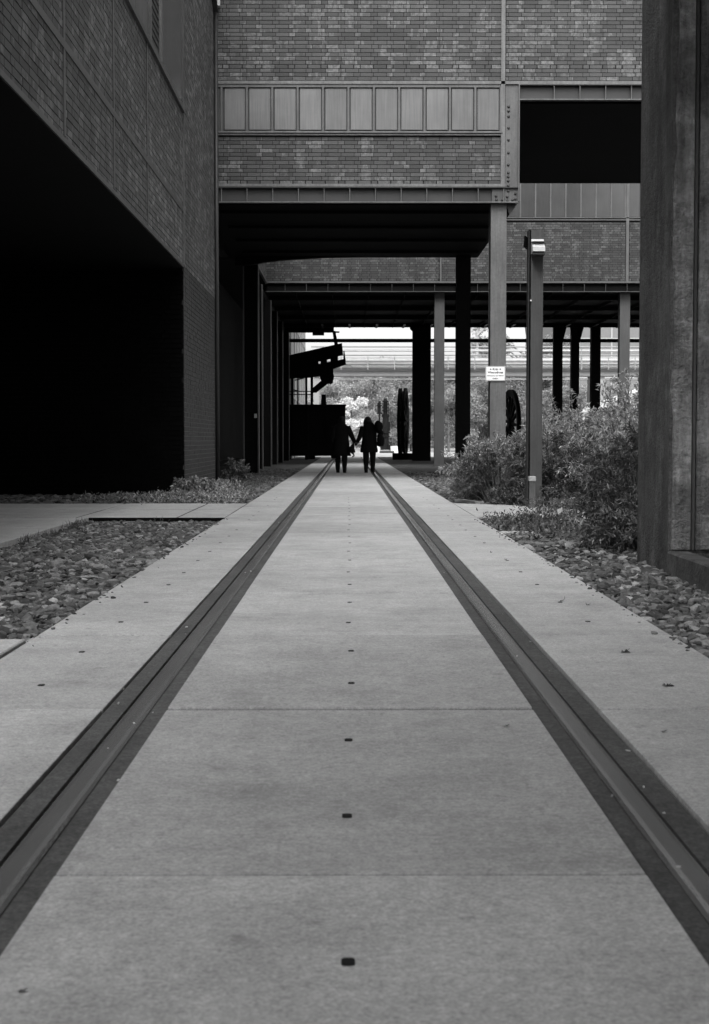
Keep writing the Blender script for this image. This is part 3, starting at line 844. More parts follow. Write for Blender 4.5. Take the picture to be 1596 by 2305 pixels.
for a, b, hl, hr in ((1244, 1264, 0, 8), (1283.5, 1301.5, 4, 9), (1328, 1349, 0, 0)):
    c = col_far(a, b, 72.3, M['black'], M['black'], zb0)
    if hr:
        mb = MB(); mb.extr([(X(b - 1, 72.3), Z(775, 72.3)), (X(b + hr, 72.3), Z(738, 72.3)), (X(b + hr + 2, 72.3), Z(734, 72.3)), (X(b - 1, 72.3), Z(734, 72.3))], 72.05, 72.15); mb.build('haunch', M['black'], c)
    if hl:
        mb = MB(); mb.extr([(X(a + 1, 72.3), Z(765, 72.3)), (X(a + 1, 72.3), Z(734, 72.3)), (X(a - hl, 72.3), Z(734, 72.3)), (X(a - hl + 1, 72.3), Z(742, 72.3))], 72.05, 72.15); mb.build('haunch', M['black'], c)

# long dark tie pipe behind the far building
tp = MB(); tp.box(X(640, 74.5), X(1560, 74.5), 74.4, 74.6, Z(770.5, 74.5), Z(762.8, 74.5))
o = tp.build('tie_beam', M['black']); tag(o, 'long black horizontal steel tie crossing behind the columns', 'beam')

# ================================================================== RIGHT PIER AND BUILDING ABOVE
rb = thing('pier_building', 'dark building at the right edge standing on a rough concrete pier', 'building', (2.9, 11.2, 0))
pxl, pyf, pyb = 2.285, 10.62, 11.75
MB().box(pxl, 3.6, pyf, pyb, -.1, 5.1).build('pier', M['render_dark'], rb)
# rough render skin on the front with an uneven left edge
mb = MB(); rr = random.Random(5)
pts = []
for k in range(27):
    z = .16 + k * .19
    pts.append((2.30 + rr.uniform(-.012, .014) + (.02 if z > 3 else 0), z))
poly = pts + [(2.44, pts[-1][1]), (2.44, .16)]
mb.extr(poly, pyf - .022, pyf + .002); mb.build('rough_render', M['concrete_old'], rb)
MB().box(2.445, 2.462, pyf - .05, pyf + .0, .16, 5.0).build('channel_edge', M['steel_mid'], rb)
MB().box(2.475, 2.60, pyf - .02, pyf + .0, .16, 5.0).build('channel_web', M['concrete_old'], rb)
MB().box(2.62, 2.64, pyf - .08, pyf + .0, .16, 5.0).build('channel_edge', M['steel_dark'], rb)
MB().box(2.66, 3.6, pyf - .03, pyf + .0, .16, 5.0).build('front_cladding', M['render_dark'], rb)
ob = thing('shade_bridge', 'unseen bridge added above and behind the camera to darken the near track', 'building', (0, -5, 5.6))
MB().box(-2.96, 2.29, -18, SHADE_DECKY, 5.6, 6.0).build('shade_deck', M['black'], ob)  # unseen deck and wall added to darken the ground near the camera
MB().box(-2.96, 2.29, SHADE_DECKY - .3, SHADE_DECKY, 6.0, 13).build('wall', M['mortar'], ob)  # unseen wall added to darken the ground near the camera
# plinth kerb
pl = MB(); pl.slab(2.27, 2.425, -9.5, 10.57, -.1, .15, .012); pl.build('plinth', M['plinth'], rb)
MB().box(2.43, 9, -10, 10.5, -.1, -.02).build('floor', M['concrete_old'], rb)
MB().box(2.5, 14, -16, 11.59, 4.6, 5.5).build('floor_deck', M['black'], rb)
MB().box(1.75, 2.5, -16, 10.6, 4.45, 4.6).build('light_blocker', M['black'], rb)  # unseen slab added to darken the pier top and the near path
MB().box(2.3, 2.5, -16, 11.9, 5.1, 14).build('wall', M['mortar'], rb)
MB().box(2.5, 14, 11.6, 11.9, 5.5, 14).build('end_wall', M['mortar'], rb)
MB().box(8.6, 8.9, -16, 11.9, -.1, 5.1).build('inner_wall', M['black'], rb)
for y in (.2, -7):
    MB().box(2.43, 3.6, y, y + 1.1, -.015, 4.59).build('pier', M['render_dark'], rb)

# ================================================================== LAMP POST and bollard
LY = 21.1
lp = thing('lamp_post', 'dark square steel lamp post with a white lamp rising out of the bushes', 'lamp post', (X(1202, LY), LY, 0))
lx0, lx1, lzt = X(1187.5, LY), X(1217.5, LY), Z(519, LY)
post = MB().box(lx0, lx1, LY - .1, LY - .085, 0, lzt).build('post', M['steel_mid'], lp)
MB().box(lx0 + .03, lx1 - .012, LY - .084, LY + .085, 0, lzt - .005).build('web', M['steel_dark'], post)
MB().box(lx0 - .012, lx0 + .022, LY - .10, LY + .10, 0, lzt - .002).build('edge_flange', M['steel_dark'], post)
MB().box(lx1 - .006, lx1 + .004, LY - .112, LY + .10, 0, lzt - .002).build('edge_flange', M['steel_mid'], post)
MB().box(lx0 - .06, lx1 + .06, LY - .16, LY + .16, -.02, -.001).build('base_plate', M['steel_dark'], lp)
# lamp head: wedge sticking towards the track
hx0, hx1 = lx0 + .018, lx1 + .002
prof = [(LY - .113, Z(541, LY)), (LY - .16, Z(541.5, LY)), (LY - .27, Z(556, LY)), (LY - .33, Z(563, LY)), (LY - .34, Z(572, LY) - .0), (LY - .113, Z(575, LY))]
mb = MB(); n = len(prof)
mb.add([(hx0, y, z) for y, z in prof] + [(hx1, y, z) for y, z in prof], [tuple(range(n)), tuple(range(2 * n - 1, n - 1, -1))] + [(i, i + n, (i + 1) % n + n, (i + 1) % n) for i in range(n)])
hd = mb.build('lamp_head', M['lamp_glass'], lp)
MB().box(hx0 + .004, hx1 - .004, LY - .33, LY - .12, Z(579, LY), Z(575, LY) - .002).build('lamp_shade', M['steel_dark'], lp)
MB().box(hx0 - .002, hx1 + .002, LY - .30, LY - .14, Z(550.5, LY), Z(548.8, LY)).build('seam', M['steel'], lp)
# small black box on its side
mb = MB(); z0_, z1_ = Z(557, LY), Z(531, LY); xx = lx0 - .014
mb.add([(xx, LY - .02, z0_ - .02), (xx - .058, LY - .09, z0_ + .02), (xx - .058, LY + .03, z0_ + .02), (xx, LY + .1, z0_ - .02),
        (xx, LY - .02, z1_ - .03), (xx - .045, LY - .09, z1_), (xx - .045, LY + .03, z1_), (xx, LY + .1, z1_ - .03)],
       [(0,1,2,3),(4,5,6,7),(0,1,5,4),(1,2,6,5),(2,3,7,6),(3,0,4,7)])
mb.build('sensor_box', M['black'], lp)
MB().tube([(lx0 + .02, LY - .118, Z(678, LY)), (lx0 + .02, LY - .13, Z(678, LY))], .012, 8).build('screw', M['white'], lp)
bo = thing('bollard', 'short pale-topped square bollard in front of the lamp post', 'bollard', (X(1198, 20.7), 20.7, 0))
MB().box(X(1192, 20.7), X(1205, 20.7), 20.66, 20.75, 0, Z(1083, 20.7)).build('post', M['steel'], bo)
MB().slab(X(1190.5, 20.7), X(1206, 20.7), 20.645, 20.77, Z(1083, 20.7) + .002, Z(1072, 20.7), .008).build('cap', M['sign_edge'], bo)

# ================================================================== VEGETATION
def leaves_mesh(C, D, Nn, L, W, fold=.25):
    """diamond leaves: centres C, directions D, normals Nn"""
    S = np.cross(D, Nn); S /= np.linalg.norm(S, axis=1, keepdims=True) + 1e-9
    U = np.cross(S, D)
    L = L[:, None]; W = W[:, None]
    a = C; b = C + D * L * .45 + S * W * .5 + U * W * fold; c = C + D * L - U * L * .12; d = C + D * L * .45 - S * W * .5 + U * W * fold
    V = np.stack([a, b, c, d], 1).reshape(-1, 3)
    n = len(C); i = np.arange(n) * 4
    F = np.concatenate([np.stack([i, i + 1, i + 2], 1), np.stack([i, i + 2, i + 3], 1)])
    return V, F
def rdir(n):
    v = RNG.normal(size=(n, 3)); return v / np.linalg.norm(v, axis=1, keepdims=True)
def shrub(label, cx, cy, rx, ry, h, nb=110, per0=42, L=.08, W=.017, mat='leaf', name='shrub', group='wild bushes around the lamp post', droop=.35, z0=-.05):
    if h > .8: h *= 1.36
    nb = int(nb * 1.15)
    t = thing(name, label, 'bush', (cx, cy, z0), group)
    st = MB(); Cs = []; Ds = []; Ls = []
    for b in range(nb):
        a = random.uniform(0, 2 * math.pi); r = math.sqrt(random.random())
        tip = Vector((cx + math.cos(a) * rx * r, cy + math.sin(a) * ry * r, z0 + h * random.uniform(.25, 1.0) * (1 - .45 * r * r)))
        base = Vector((cx + math.cos(a) * rx * r * .35, cy + math.sin(a) * ry * r * .35, z0))
        mid = (base + tip) / 2 + Vector((0, 0, h * random.uniform(.12, .35)))
        end = tip + Vector((math.cos(a), math.sin(a), 0)) * rx * .18 - Vector((0, 0, droop * h * random.uniform(.05, .3)))
        pts = []
        for k in range(7):
            s = k / 6
            pts.append(base * (1 - s) ** 3 + mid * 3 * s * (1 - s) ** 2 + tip * 3 * s * s * (1 - s) + end * s ** 3)
        if b % 2 == 0: st.tube(pts, [.009, .008, .007, .006, .005, .004, .002], 4, cap=False)
        per = int(per0 * 1.45)
        P_ = np.array([p[:] for p in pts])
        s = RNG.uniform(.3, 1.0, per) ** .8 * 6; i = np.minimum(s.astype(int), 5); f = (s - i)[:, None]
        c = P_[i] * (1 - f) + P_[i + 1] * f
        tan = P_[i + 1] - P_[i]; tan /= np.linalg.norm(tan, axis=1, keepdims=True)
        d = tan * .6 + rdir(per) * .9; d[:, 2] -= .15; d /= np.linalg.norm(d, axis=1, keepdims=True)
        Cs.append(c + rdir(per) * .02); Ds.append(d); Ls.append(RNG.uniform(.6, 1.3, per) * L)
    C = np.concatenate(Cs); D = np.concatenate(Ds); Ln = np.concatenate(Ls)
    C[:, 2] = np.maximum(C[:, 2], z0 + .02)
    Nn = rdir(len(C)); Nn[:, 2] = np.abs(Nn[:, 2]) + .6
    V, F = leaves_mesh(C, D, Nn, Ln, Ln * W / L)
    np_mesh('foliage', V, F, M[mat], t, origin=(cx, cy, z0))
    st.build('stems', M['twig'], t, fixn=False)
    return t
shrub('low leafy bush at the left end of the thicket, before the light column', 2.62, 25.4, .95, 1.4, .95, 130, 46)
shrub('feathery bush between the light column and the lamp post', 3.25, 24.0, .8, 1.1, 1.15, 130, 46)
shrub('tall bush with arching tips behind the lamp post', 3.9, 25.8, 1.0, 1.3, 1.55, 150, 46)
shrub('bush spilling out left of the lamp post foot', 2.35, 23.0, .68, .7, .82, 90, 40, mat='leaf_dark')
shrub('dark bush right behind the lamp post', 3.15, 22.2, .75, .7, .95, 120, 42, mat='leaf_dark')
shrub('broad dense bush between the lamp post and the pier', 4.0, 21.4, .9, 1.0, 1.3, 150, 46)
shrub('bush with long bending tips rising before the far black columns', 4.7, 24.2, .9, 1.2, 1.75, 150, 46)
shrub('tallest bush next to the pier with drooping feathery tips', 4.35, 19.6, .75, 1.0, 1.45, 140, 46)
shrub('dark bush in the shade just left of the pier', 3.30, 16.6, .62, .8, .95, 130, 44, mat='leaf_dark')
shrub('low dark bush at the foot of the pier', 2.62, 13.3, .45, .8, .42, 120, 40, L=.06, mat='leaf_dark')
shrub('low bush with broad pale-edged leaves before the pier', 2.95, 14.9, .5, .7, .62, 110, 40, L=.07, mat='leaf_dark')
shrub('thin bush of upright shoots at the rear of the thicket', 5.8, 27.5, 1.3, 1.3, 1.5, 130, 46)
shrub('low bush at the rear end of the thicket by the black column', 2.95, 29.5, .8, 1.6, .85, 110, 42, mat='leaf_dark')
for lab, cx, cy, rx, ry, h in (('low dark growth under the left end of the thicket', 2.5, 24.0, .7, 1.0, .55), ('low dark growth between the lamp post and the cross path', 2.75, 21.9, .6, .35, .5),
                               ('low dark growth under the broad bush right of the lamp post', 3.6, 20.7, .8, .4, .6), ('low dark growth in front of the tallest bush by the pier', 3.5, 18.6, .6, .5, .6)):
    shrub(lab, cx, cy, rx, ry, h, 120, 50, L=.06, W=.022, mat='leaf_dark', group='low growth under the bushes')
# weeds: small leafy ground cover
def ground_cover(name, label, n, smp, h, L, W, mat, zz=-.05, up=.9):
    pos = smp(n); n = len(pos)
    C = np.concatenate([pos, np.full((n, 1), zz)], 1); C[:, 2] += RNG.uniform(0, h, n) ** 1.0
    D = rdir(n); D[:, 2] = np.abs(D[:, 2]) * up + .15; D /= np.linalg.norm(D, axis=1, keepdims=True)
    Nn = rdir(n); Nn[:, 2] += 1.
    Ln = RNG.uniform(.6, 1.4, n) * L
    V, F = leaves_mesh(C, D, Nn, Ln, Ln * W)
    o = np_mesh(name, V, F, M[mat], origin=(float(pos[:, 0].mean()), float(pos[:, 1].mean()), zz))
    return tag(o, label, kind='stuff')
def patches(cs, dens):
    def f(n):
        out = []
        tot = sum(c[2] * c[3] for c in cs)
        for cx, cy, rx, ry in cs:
            k = int(n * rx * ry / tot)
            out.append(np.stack([RNG.normal(cx, rx * .5, k), RNG.normal(cy, ry * .5, k)], 1))
        return np.concatenate(out)
    return f
def clampx(f, lo, hi):
    def g(n):
        p = f(n); return p[(p[:, 0] > lo) & (p[:, 0] < hi)]
    return g
ground_cover('weeds', 'weeds with small pale leaves beside the track before the cross path', 7000, clampx(patches([(2.1, 17.2, .6, 1.3), (2.7, 16.6, .8, 1.6), (3.3, 18.0, 1.0, 1.2), (2.0, 15.6, .4, 1.4)], 1), 1.62, 9), .10, .05, .38, 'leaf_dark')
ground_cover('weeds', 'weeds creeping along the bushes over the cross path', 2600, clampx(patches([(2.9, 19.2, .9, .8), (3.6, 19.0, .8, .7)], 1), 2.2, 9), .22, .055, .32, 'leaf_dark')
ground_cover('weeds', 'scrubby weeds at the foot of the brick wall corner', 8000, clampx(patches([(-2.65, 23.6, .55, 1.2), (-2.45, 26.2, .5, 2.0), (-2.7, 29, .4, 2.5), (-2.2, 23.2, .6, .8), (-3.3, 23.0, .9, .5)], 1), -4.2, -1.55), .16, .05, .4, 'leaf')
ground_cover('weeds', 'thin weeds in the verge left of the passage', 4000, clampx(patches([(-2.3, 33, .6, 4), (-2.2, 38, .6, 4)], 1), -3.0, -1.55), .10, .045, .4, 'leaf_dark')
ground_cover('grass', 'tufts of dry grass at the edge of the stone bed', 330, clampx(patches([(-3.05, 15.3, .10, .25), (-2.85, 15.9, .07, .15), (-3.12, 14.4, .05, .4), (-2.3, 18.0, .1, .05), (-3.1, 17.0, .1, .6)], 1), -3.25, -1.6), .03, .07, .05, 'leaf_dark', zz=-.06, up=2.5)
ground_cover('leaf_litter', 'pale fallen leaves scattered under the bushes', 160, clampx(patches([(2.9, 17.2, .7, .8), (3.1, 15.6, .5, 1.0), (2.6, 16, .5, .9)], 1), 1.7, 9), .12, .09, .55, 'leaf_pale')
shrub('small leafy plant at the foot of the brick pier', -2.62, 25.0, .32, .45, .42, 60, 34, L=.07, W=.03, group='young plants at the brick wall')
shrub('dark seedling in the corner where the brick pier meets the passage', -2.55, 33.8, .3, .5, .62, 50, 34, L=.07, W=.03, mat='leaf_dark', group='young plants at the brick wall')

def grit(n):
    y = 2.3 + 18 * RNG.uniform(0, 1, n) ** 1.6; side_ = RNG.choice([-1, 1], n); x = np.where(side_ < 0, RNG.uniform(-.86, -.64, n), RNG.uniform(.65, .87, n))
    return np.stack([x, y], 1)
stones('grit', 'pale grit lying in the dark strips beside the rails', 36, grit, (.0022, .0055), 1, M['leaf_pale'], lambda p: -.002 + 0 * p[:, 0])
# single fallen leaves on the slabs
lm = None
leaf_spots = [(1405, 1467, .05, 'largest dark curled leaf on the right-hand slabs'), (1500, 1543, .035, 'torn dark leaf on the right slabs, nearest the stone bed'),
              (1264, 1352, .04, 'dark leaf with a raised stalk on the right slabs'), (1323, 1361, .028, 'thin flat leaf on the right slabs level with the stalked leaf'),
              (1138, 1259, .028, 'dark leaf on the right slabs close to the rail'), (1493, 1645, .022, 'small faint leaf on the right slabs nearest the camera'),
              (1138, 1633, .024, 'small faint leaf on the centre slabs beside the right rail'),
              (48, 2228, .02, 'dark leaf fragment on the centre slab at the bottom left'), (1105, 1243, .025, 'small leaf by the right rail just before the cross path')]
for k, (px, py, s, lab) in enumerate(leaf_spots):
    p = G(px, py, .006); r = random.Random(k)
    mb = MB(); n = 10; vs = []
    for j in range(n):
        a = 2 * math.pi * j / n; rad = s * .55 * (.55 + .45 * r.random()) * (1.25 if j % 2 else .7)
        vs.append((p.x + math.cos(a) * rad, p.y + math.sin(a) * rad * .8, .004 + max(0, r.gauss(0, 1)) * s * .18))
    c = (p.x, p.y, .003); vs2 = [(x, y, z + .0015) for x, y, z in vs]
    mb.add([c] + vs, [(0, j + 1, (j + 1) % n + 1) for j in range(n)])
    mb.tube([(p.x, p.y, .004), (p.x + s * .4, p.y, s * .35), (p.x + s * .5, p.y, s * .8 if k == 2 else s * .4)], .0012, 4)
    o = mb.build('fallen_leaf', M['litter'], fixn=False); tag(o, lab, 'leaf', 'fallen leaves on the slabs')

# background trees
def tree(label, cx, cy, h, r, zc=.55, n=6500, mat='tree_leaf', bark='bark', name='tree', size=.2, flat=1.0, group='trees beyond the pipe bridge'):
    n = int(n * 2.0)
    t = thing(name, label, 'tree', (cx, cy, -.05), group)
    mb = MB(); lean = random.uniform(-.4, .4)
    trunk = [(cx, cy, -.05), (cx + lean * .3, cy, h * .3), (cx + lean * .6, cy + .2, h * .6), (cx + lean, cy, h * .93)]
    mb.tube(trunk, [h * .022, h * .016, h * .009, h * .002], 7)
    cl = []
    for k in range(26):
        z = h * random.uniform(.22, .97); f = 1 - abs(z / h - .5) * 1.5; rr_ = r * max(.25, min(1, f + .25)) * math.sqrt(random.random())
        a = random.uniform(0, 6.28); c = (cx + math.cos(a) * rr_, cy + math.sin(a) * rr_, z)
        cl.append((c, r * random.uniform(.22, .42)))
        zb = max(z - h * .12, h * .12)
        mb.tube([(cx + lean * zb / h, cy, zb), ((cx + c[0]) / 2, (cy + c[1]) / 2, (zb + z) / 2 + .1), c], [h * .007, h * .004, h * .0015], 4, cap=False)
    mb.build('trunk', M[bark], t, fixn=False)
    Cs = []
    for c, s in cl:
        k = n // len(cl)
        d = rdir(k) * (RNG.uniform(0, 1, (k, 1)) ** .5) * s; d[:, 2] *= .75 * flat
        Cs.append(np.array(c) + d)
    C = np.concatenate(Cs); C = C[C[:, 2] > .1]
    D = rdir(len(C)); D[:, 2] -= .3; D /= np.linalg.norm(D, axis=1, keepdims=True)
    Ln = RNG.uniform(.5, 1.3, len(C)) * size
    V, F = leaves_mesh(C, D, rdir(len(C)), Ln, Ln * .6)
    np_mesh('crown', V, F, M[mat], t, origin=(cx, cy, 0))
    return t
T = [('tall airy birch seen right of the light column, top cut off by the soffit', 1070, 15.0, 3.4, 138, 'birch'),
     ('tall loose tree seen between the light column and the lamp post', 1180, 13.6, 3.2, 134, 'bark'),
     ('rounded tree over the conveyor end at the left of the opening', 790, 8.2, 3.4, 150, 'birch'),
     ('low broad tree left of centre with a thin white trunk', 850, 8.8, 3.6, 152, 'birch'),
     ('tree behind the dark pump sculpture', 910, 9.2, 3.6, 146, 'bark'),
     ('bushy tree between the big black column and the light far column', 985, 9.0, 3.4, 142, 'bark'),
     ('dense tree behind the rear black column', 1035, 8.0, 3.2, 130, 'bark'),
     ('leafy tree just left of the sheave wheel in the thicket', 1110, 7.2, 3.2, 126, 'bark'),
     ('leafy tree behind the lamp post', 1215, 8.2, 3.2, 126, 'bark'),
     ('low tree at the left corner of the pale hall', 1275, 5.6, 2.6, 120, 'bark'),
     ('small tree filling the gap under the conveyor', 745, 6.0, 2.6, 140, 'bark'),
     ('slim tree at the far end, seen left of the pump sculpture', 825, 6.6, 2.6, 136, 'birch')]
for lab, px, h, r, y, bark in T:
    tree(lab, X(px, y), y, h, r, bark=bark, n=8500)
tree('low pale flowering bush shining between the two walkers', X(795, 104), 104, 3.9, 1.35, mat='tree_leaf_pale', n=5200, size=.2, name='pale_bush', group='shrubs on the forecourt')
for k, (px, lab) in enumerate(((740, 'low hedge bush at the left end of the forecourt'), (880, 'low hedge bush behind the pump sculpture'), (925, 'low hedge bush beside the sheave wheels'), (1010, 'low hedge bush behind the light far column'), (1085, 'low hedge bush behind the thicket'), (1160, 'low hedge bush behind the sheave wheel in the thicket'), (1235, 'low hedge bush by the pale hall'))):
    y = 122 + (k % 3) * 4
    tree(lab, X(px, y), y, 4.2 + (k % 2), 2.5, n=5000, name='hedge_bush', group='shrubs on the forecourt')
# closing woodland far behind
def woods(n, label, smp, size):
    C = smp(n); D = rdir(n); Ln = RNG.uniform(.5, 1.3, n) * size
    V, F = leaves_mesh(C, D, rdir(n), Ln, Ln * .7)
    o = np_mesh('woods', V, F, M['tree_leaf'], origin=(0, 180, 0)); tag(o, label, kind='stuff')
def wsm(n):
    x = RNG.uniform(-30, 75, n); y = RNG.uniform(168, 178, n)
    top = 7.2 + 1.2 * np.sin(x * .35) + .8 * np.sin(x * .9 + 1) + np.where(x > 8, 2.0, 0)
    return np.stack([x, y, RNG.uniform(0, 1, n) * top], 1)
woods(90000, 'far woodland closing the view behind the forecourt', wsm, .38)

# ================================================================== BACKGROUND STRUCTURES
# pipe bridge
BY = 112.0
pb = thing('pipe_bridge', 'pale pipe bridge with railings crossing the open view beyond the passage', 'pipe bridge', (10, BY, 0))
bx0, bx1 = -2.8, 40.0
def hz(py): return Z(py, BY)
MB().box(bx0, bx1, BY - .1, BY - .05, hz(846), hz(834)).build('girder_web', M['pipe_grey'], pb)
MB().box(bx0, bx1, BY - .35, BY + .3, hz(834.5) + .0, hz(832.5)).build('top_flange', M['steel_mid'], pb)
MB().box(bx0, bx1, BY - .35, BY + .3, hz(848), hz(846)).build('bottom_flange', M['steel_mid'], pb)
for (ya, r, yy, m) in ((789, .09, .0, 'pipe'), (781, .05, -.2, 'pipe_grey'), (800, .05, -.3, 'pipe_grey'), (810, .15, .5, 'pipe'), (819, .11, -.1, 'pipe_grey'), (823, .13, .8, 'pipe'), (829, .09, .3, 'pipe_grey'), (853, .05, -.1, 'pipe')):
    MB().tube([(bx0, BY + yy, hz(ya)), (bx1, BY + yy, hz(ya))], r, 8).build('pipe', M[m], pb, smooth=True)
MB().box(bx0, bx1, BY - .36, BY - .33, hz(807), hz(805.5)).build('handrail', M['pipe_grey'], pb)
k = 0; xx = bx0 + .2
while xx < bx1:
    MB().box(xx, xx + .07, BY - .33, BY - .27, hz(832.5), hz(803)).build('rail_post', M['pipe_grey'], pb)
    if k % 3 == 1:
        MB().box(xx, xx + .06, BY - .1, BY + .0, hz(832.5), hz(779)).build('pipe_support', M['pipe_grey'], pb)
        for e in (-1, 1):
            MB().beam((xx + e * .2, BY + .4, hz(812)), (xx + e * 1.1, BY + .4, hz(831)), .06).build('brace', M['pipe_grey'], pb)
    xx += 2.0; k += 1
sx = X(1352, BY)
MB().box(sx - .24, sx + .24, BY - .2, BY + .2, -.05, hz(848) - .002).build('support', M['pipe_grey'], pb)
MB().box(X(1325, BY) - .1, X(1325, BY) + .1, BY - .2, BY + .2, -.05, hz(848) - .002).build('support', M['steel_dark'], pb)
MB().box(-2.6, -2.2, BY - .2, BY + .2, -.05, hz(848) - .002).build('support', M['pipe_grey'], pb)
# pale hall at the right
HY = 150.0
ph = thing('pale_hall', 'large pale panelled hall seen between the far columns', 'hall', (30, HY, 0))
hx = X(1302, HY); htop = 26
MB().box(hx, hx + 40, HY, HY + .4, -.1, htop).build('front_wall', M['hall'], ph)
sd = MB(); sd.add([(hx, HY + .0, -.1), (hx - 1.9, HY + 22, -.1), (hx - 1.9, HY + 22, htop), (hx, HY, htop), (hx + .4, HY + .4, -.1), (hx - 1.5, HY + 22, -.1), (hx - 1.5, HY + 22, htop), (hx + .4, HY + .4, htop)],
                  [(0,1,2,3),(4,7,6,5),(0,3,7,4),(1,5,6,2),(3,2,6,7),(0,4,5,1)]); sd.build('side_wall', M['hall'], ph)
for px in (1302, 1375, 1441, 1500): MB().box(X(px - 1.5, HY), X(px + 1.5, HY), HY - .1, HY - .005, -.1, htop).build('frame_strip', M['hall_steel'], ph)
for py in (762, 804, 850, 893, 935): MB().box(hx, hx + 40, HY - .16, HY - .101, Z(py + 1.2, HY), Z(py - 1.2, HY)).build('frame_strip', M['hall_steel'], ph)
for py in (804, 850, 893):
    MB().beam((hx - .1, HY - .05, Z(py, HY)), (hx - 2.05, HY + 22, Z(py, HY)), .12, .25).build('frame_strip', M['hall_steel'], ph)
# round pale duct rising to the right, on trestles
dc = thing('pale_duct', 'round pale duct sloping up to the right over white trestles', 'duct', (X(1370, 100), 100, 0))
a = P(1288, 934, 100); b = P(1330, 921, 100); c = P(1442, 882, 100); d = P(1500, 874, 100)
MB().tube([a, b, c, d], [.22, .26, .30, .30], 14).build('duct', M['pipe'], dc, smooth=True)
for px, top in ((1300, 930), (1345, 916), (1372, 907), (1403, 896), (1436, 884)):
    p = P(px, top, 100)
    MB().beam((p.x - .12, 100, -.02), (p.x - .12, 100, p.z - .2), .09).build('trestle_leg', M['pipe'], dc)
    MB().beam((p.x + .45, 100, -.02), (p.x + .45, 100, p.z - .05), .09).build('trestle_leg', M['pipe'], dc)
    MB().beam((p.x - .12, 100, .1), (p.x + .45, 100, p.z - .4), .06).build('brace', M['pipe'], dc)
MB().beam(P(1340, 915, 99.8), P(1445, 915, 99.8), .08).build('rail', M['pipe'], dc)
MB().beam(P(1285, 943, 99.8), P(1445, 943, 99.8), .10).build('rail', M['pipe'], dc)
# pale facade of the left row beyond the passage
lf = thing('pale_facade', 'sunlit pale facade of the building row at the far left', 'building', (-3.1, 90, 0))
MB().box(-3.9, -3.05, 79.2, 104, -.1, 12).build('wall', M['concrete'], lf)
for y in (83, 87, 91, 95, 99, 103): MB().box(-3.05, -2.98, y, y + .12, -.1, 12).build('steel_post', M['hall_steel'], lf)
for z in (3.2, 5.2, 7.2): MB().box(-3.05, -2.99, 79.2, 104, z, z + .12).build('steel_band', M['hall_steel'], lf)

# steel container wagon at the end of the passage
WY = 78.0
wg = thing('steel_container', 'black steel container standing on the left rail at the end of the passage', 'container', (-2.1, WY, 0))
wx0, wx1, wz0, wz1 = X(600, WY), X(777.5, WY), Z(1028.5, WY), Z(912.5, WY)
wz0 = max(wz0, .12)
MB().box(wx0, wx1, WY, WY + 2.2, wz0, wz1).build('body', M['black'], wg)
MB().box(wx0, wx1 + .03, WY - .06, WY + 2.26, wz1, wz1 + .05).build('rim', M['black'], wg)
for px in (625, 660, 695, 735, 770):
    MB().box(X(px, WY) - .05, X(px, WY) + .05, WY - .05, WY - .002, wz0 + .02, wz1 - .02).build('rib', M['black'], wg)
for a in (690, 745, 635):
    MB().box(X(a, WY), X(a + 18, WY), WY + .2, WY + 2.0, -.05, wz0 - .001).build('skid', M['black'], wg)
# conveyor boom hung from the soffit
CY = 75.6
cv = thing('conveyor_boom', 'black tilted conveyor boom hanging out over the track', 'conveyor', (X(720, CY), CY, 0))
def q(px, py, y=CY): p = P(px, py, y); return (p.x, p.z)
def piece(name, pts, th=.7, y=CY, mat='black'):
    mb = MB(); mb.extr([q(*p, y) for p in pts], y - th / 2, y + th / 2); return mb.build(name, M[mat], cv)
piece('upper_beam', [(600, 812), (770, 773), (772.5, 799), (600, 838)])
piece('lower_beam', [(600, 842), (776, 808.5), (779, 820), (749, 831), (700, 848), (600, 852)])
for pts in ([(600, 826), (717, 809), (717, 828), (600, 848)], [(722, 808), (736, 805), (736, 822), (722, 825)], [(744, 803), (761, 799), (761, 815), (744, 818)], [(773, 790), (775.5, 790), (778.5, 816), (773, 816)], [(717, 810.5), (722.5, 810), (722.5, 813), (717, 813)], [(735, 805), (744.5, 803), (744.5, 807.5), (735, 810)]):
    piece('web_plate', pts, .5)
piece('hanger', [(748, 745), (755, 745), (761, 776), (753, 778)], .25)
piece('hanger', [(752, 746), (764, 746), (764, 749), (752, 749)], .25)
pr = P(736, 848, CY); mb = MB(); mb.tube([(pr.x, CY - .4, pr.z), (pr.x, CY + .4, pr.z)], .36, 18); mb.build('drum', M['black'], cv)
piece('drum_bracket', [(722, 831), (750, 831), (750, 862), (744, 865), (733, 860), (722, 848)], .3)
piece('strut', [(701, 876), (724, 856), (748, 856), (712, 884), (700, 884)], .2)
piece('frame_foot', [(600, 842), (722, 835), (722, 846), (700, 850), (600, 855)], .4)
for x_, w in ((640, 6), (655, 6), (669, 3), (687, 5), (699, 6)):
    piece('post', [(x_, 848), (x_ + w, 848), (x_ + w, 913), (x_, 913)], .15)
for y_ in (881, 888): piece('rung', [(600, y_ - 1), (705, y_ - 1), (705, y_ + 1), (600, y_ + 1)], .12)
for a_, b_ in (((705, 881), (722, 868)), ((655, 876), (670, 880)), ((663, 856), (684, 851))):
    p1, p2 = P(*a_, CY), P(*b_, CY); MB().beam(p1, p2, .06).build('brace', M['black'], cv)
piece('motor', [(724, 888), (733, 888), (735, 913), (722, 913)], .3)
# legs down to the ground, behind the container
for px in (642, 690): MB().box(X(px, CY) - .08, X(px, CY) + .08, CY + .0, CY + .16, -.05, Z(912, CY)).build('leg', M['black'], cv)
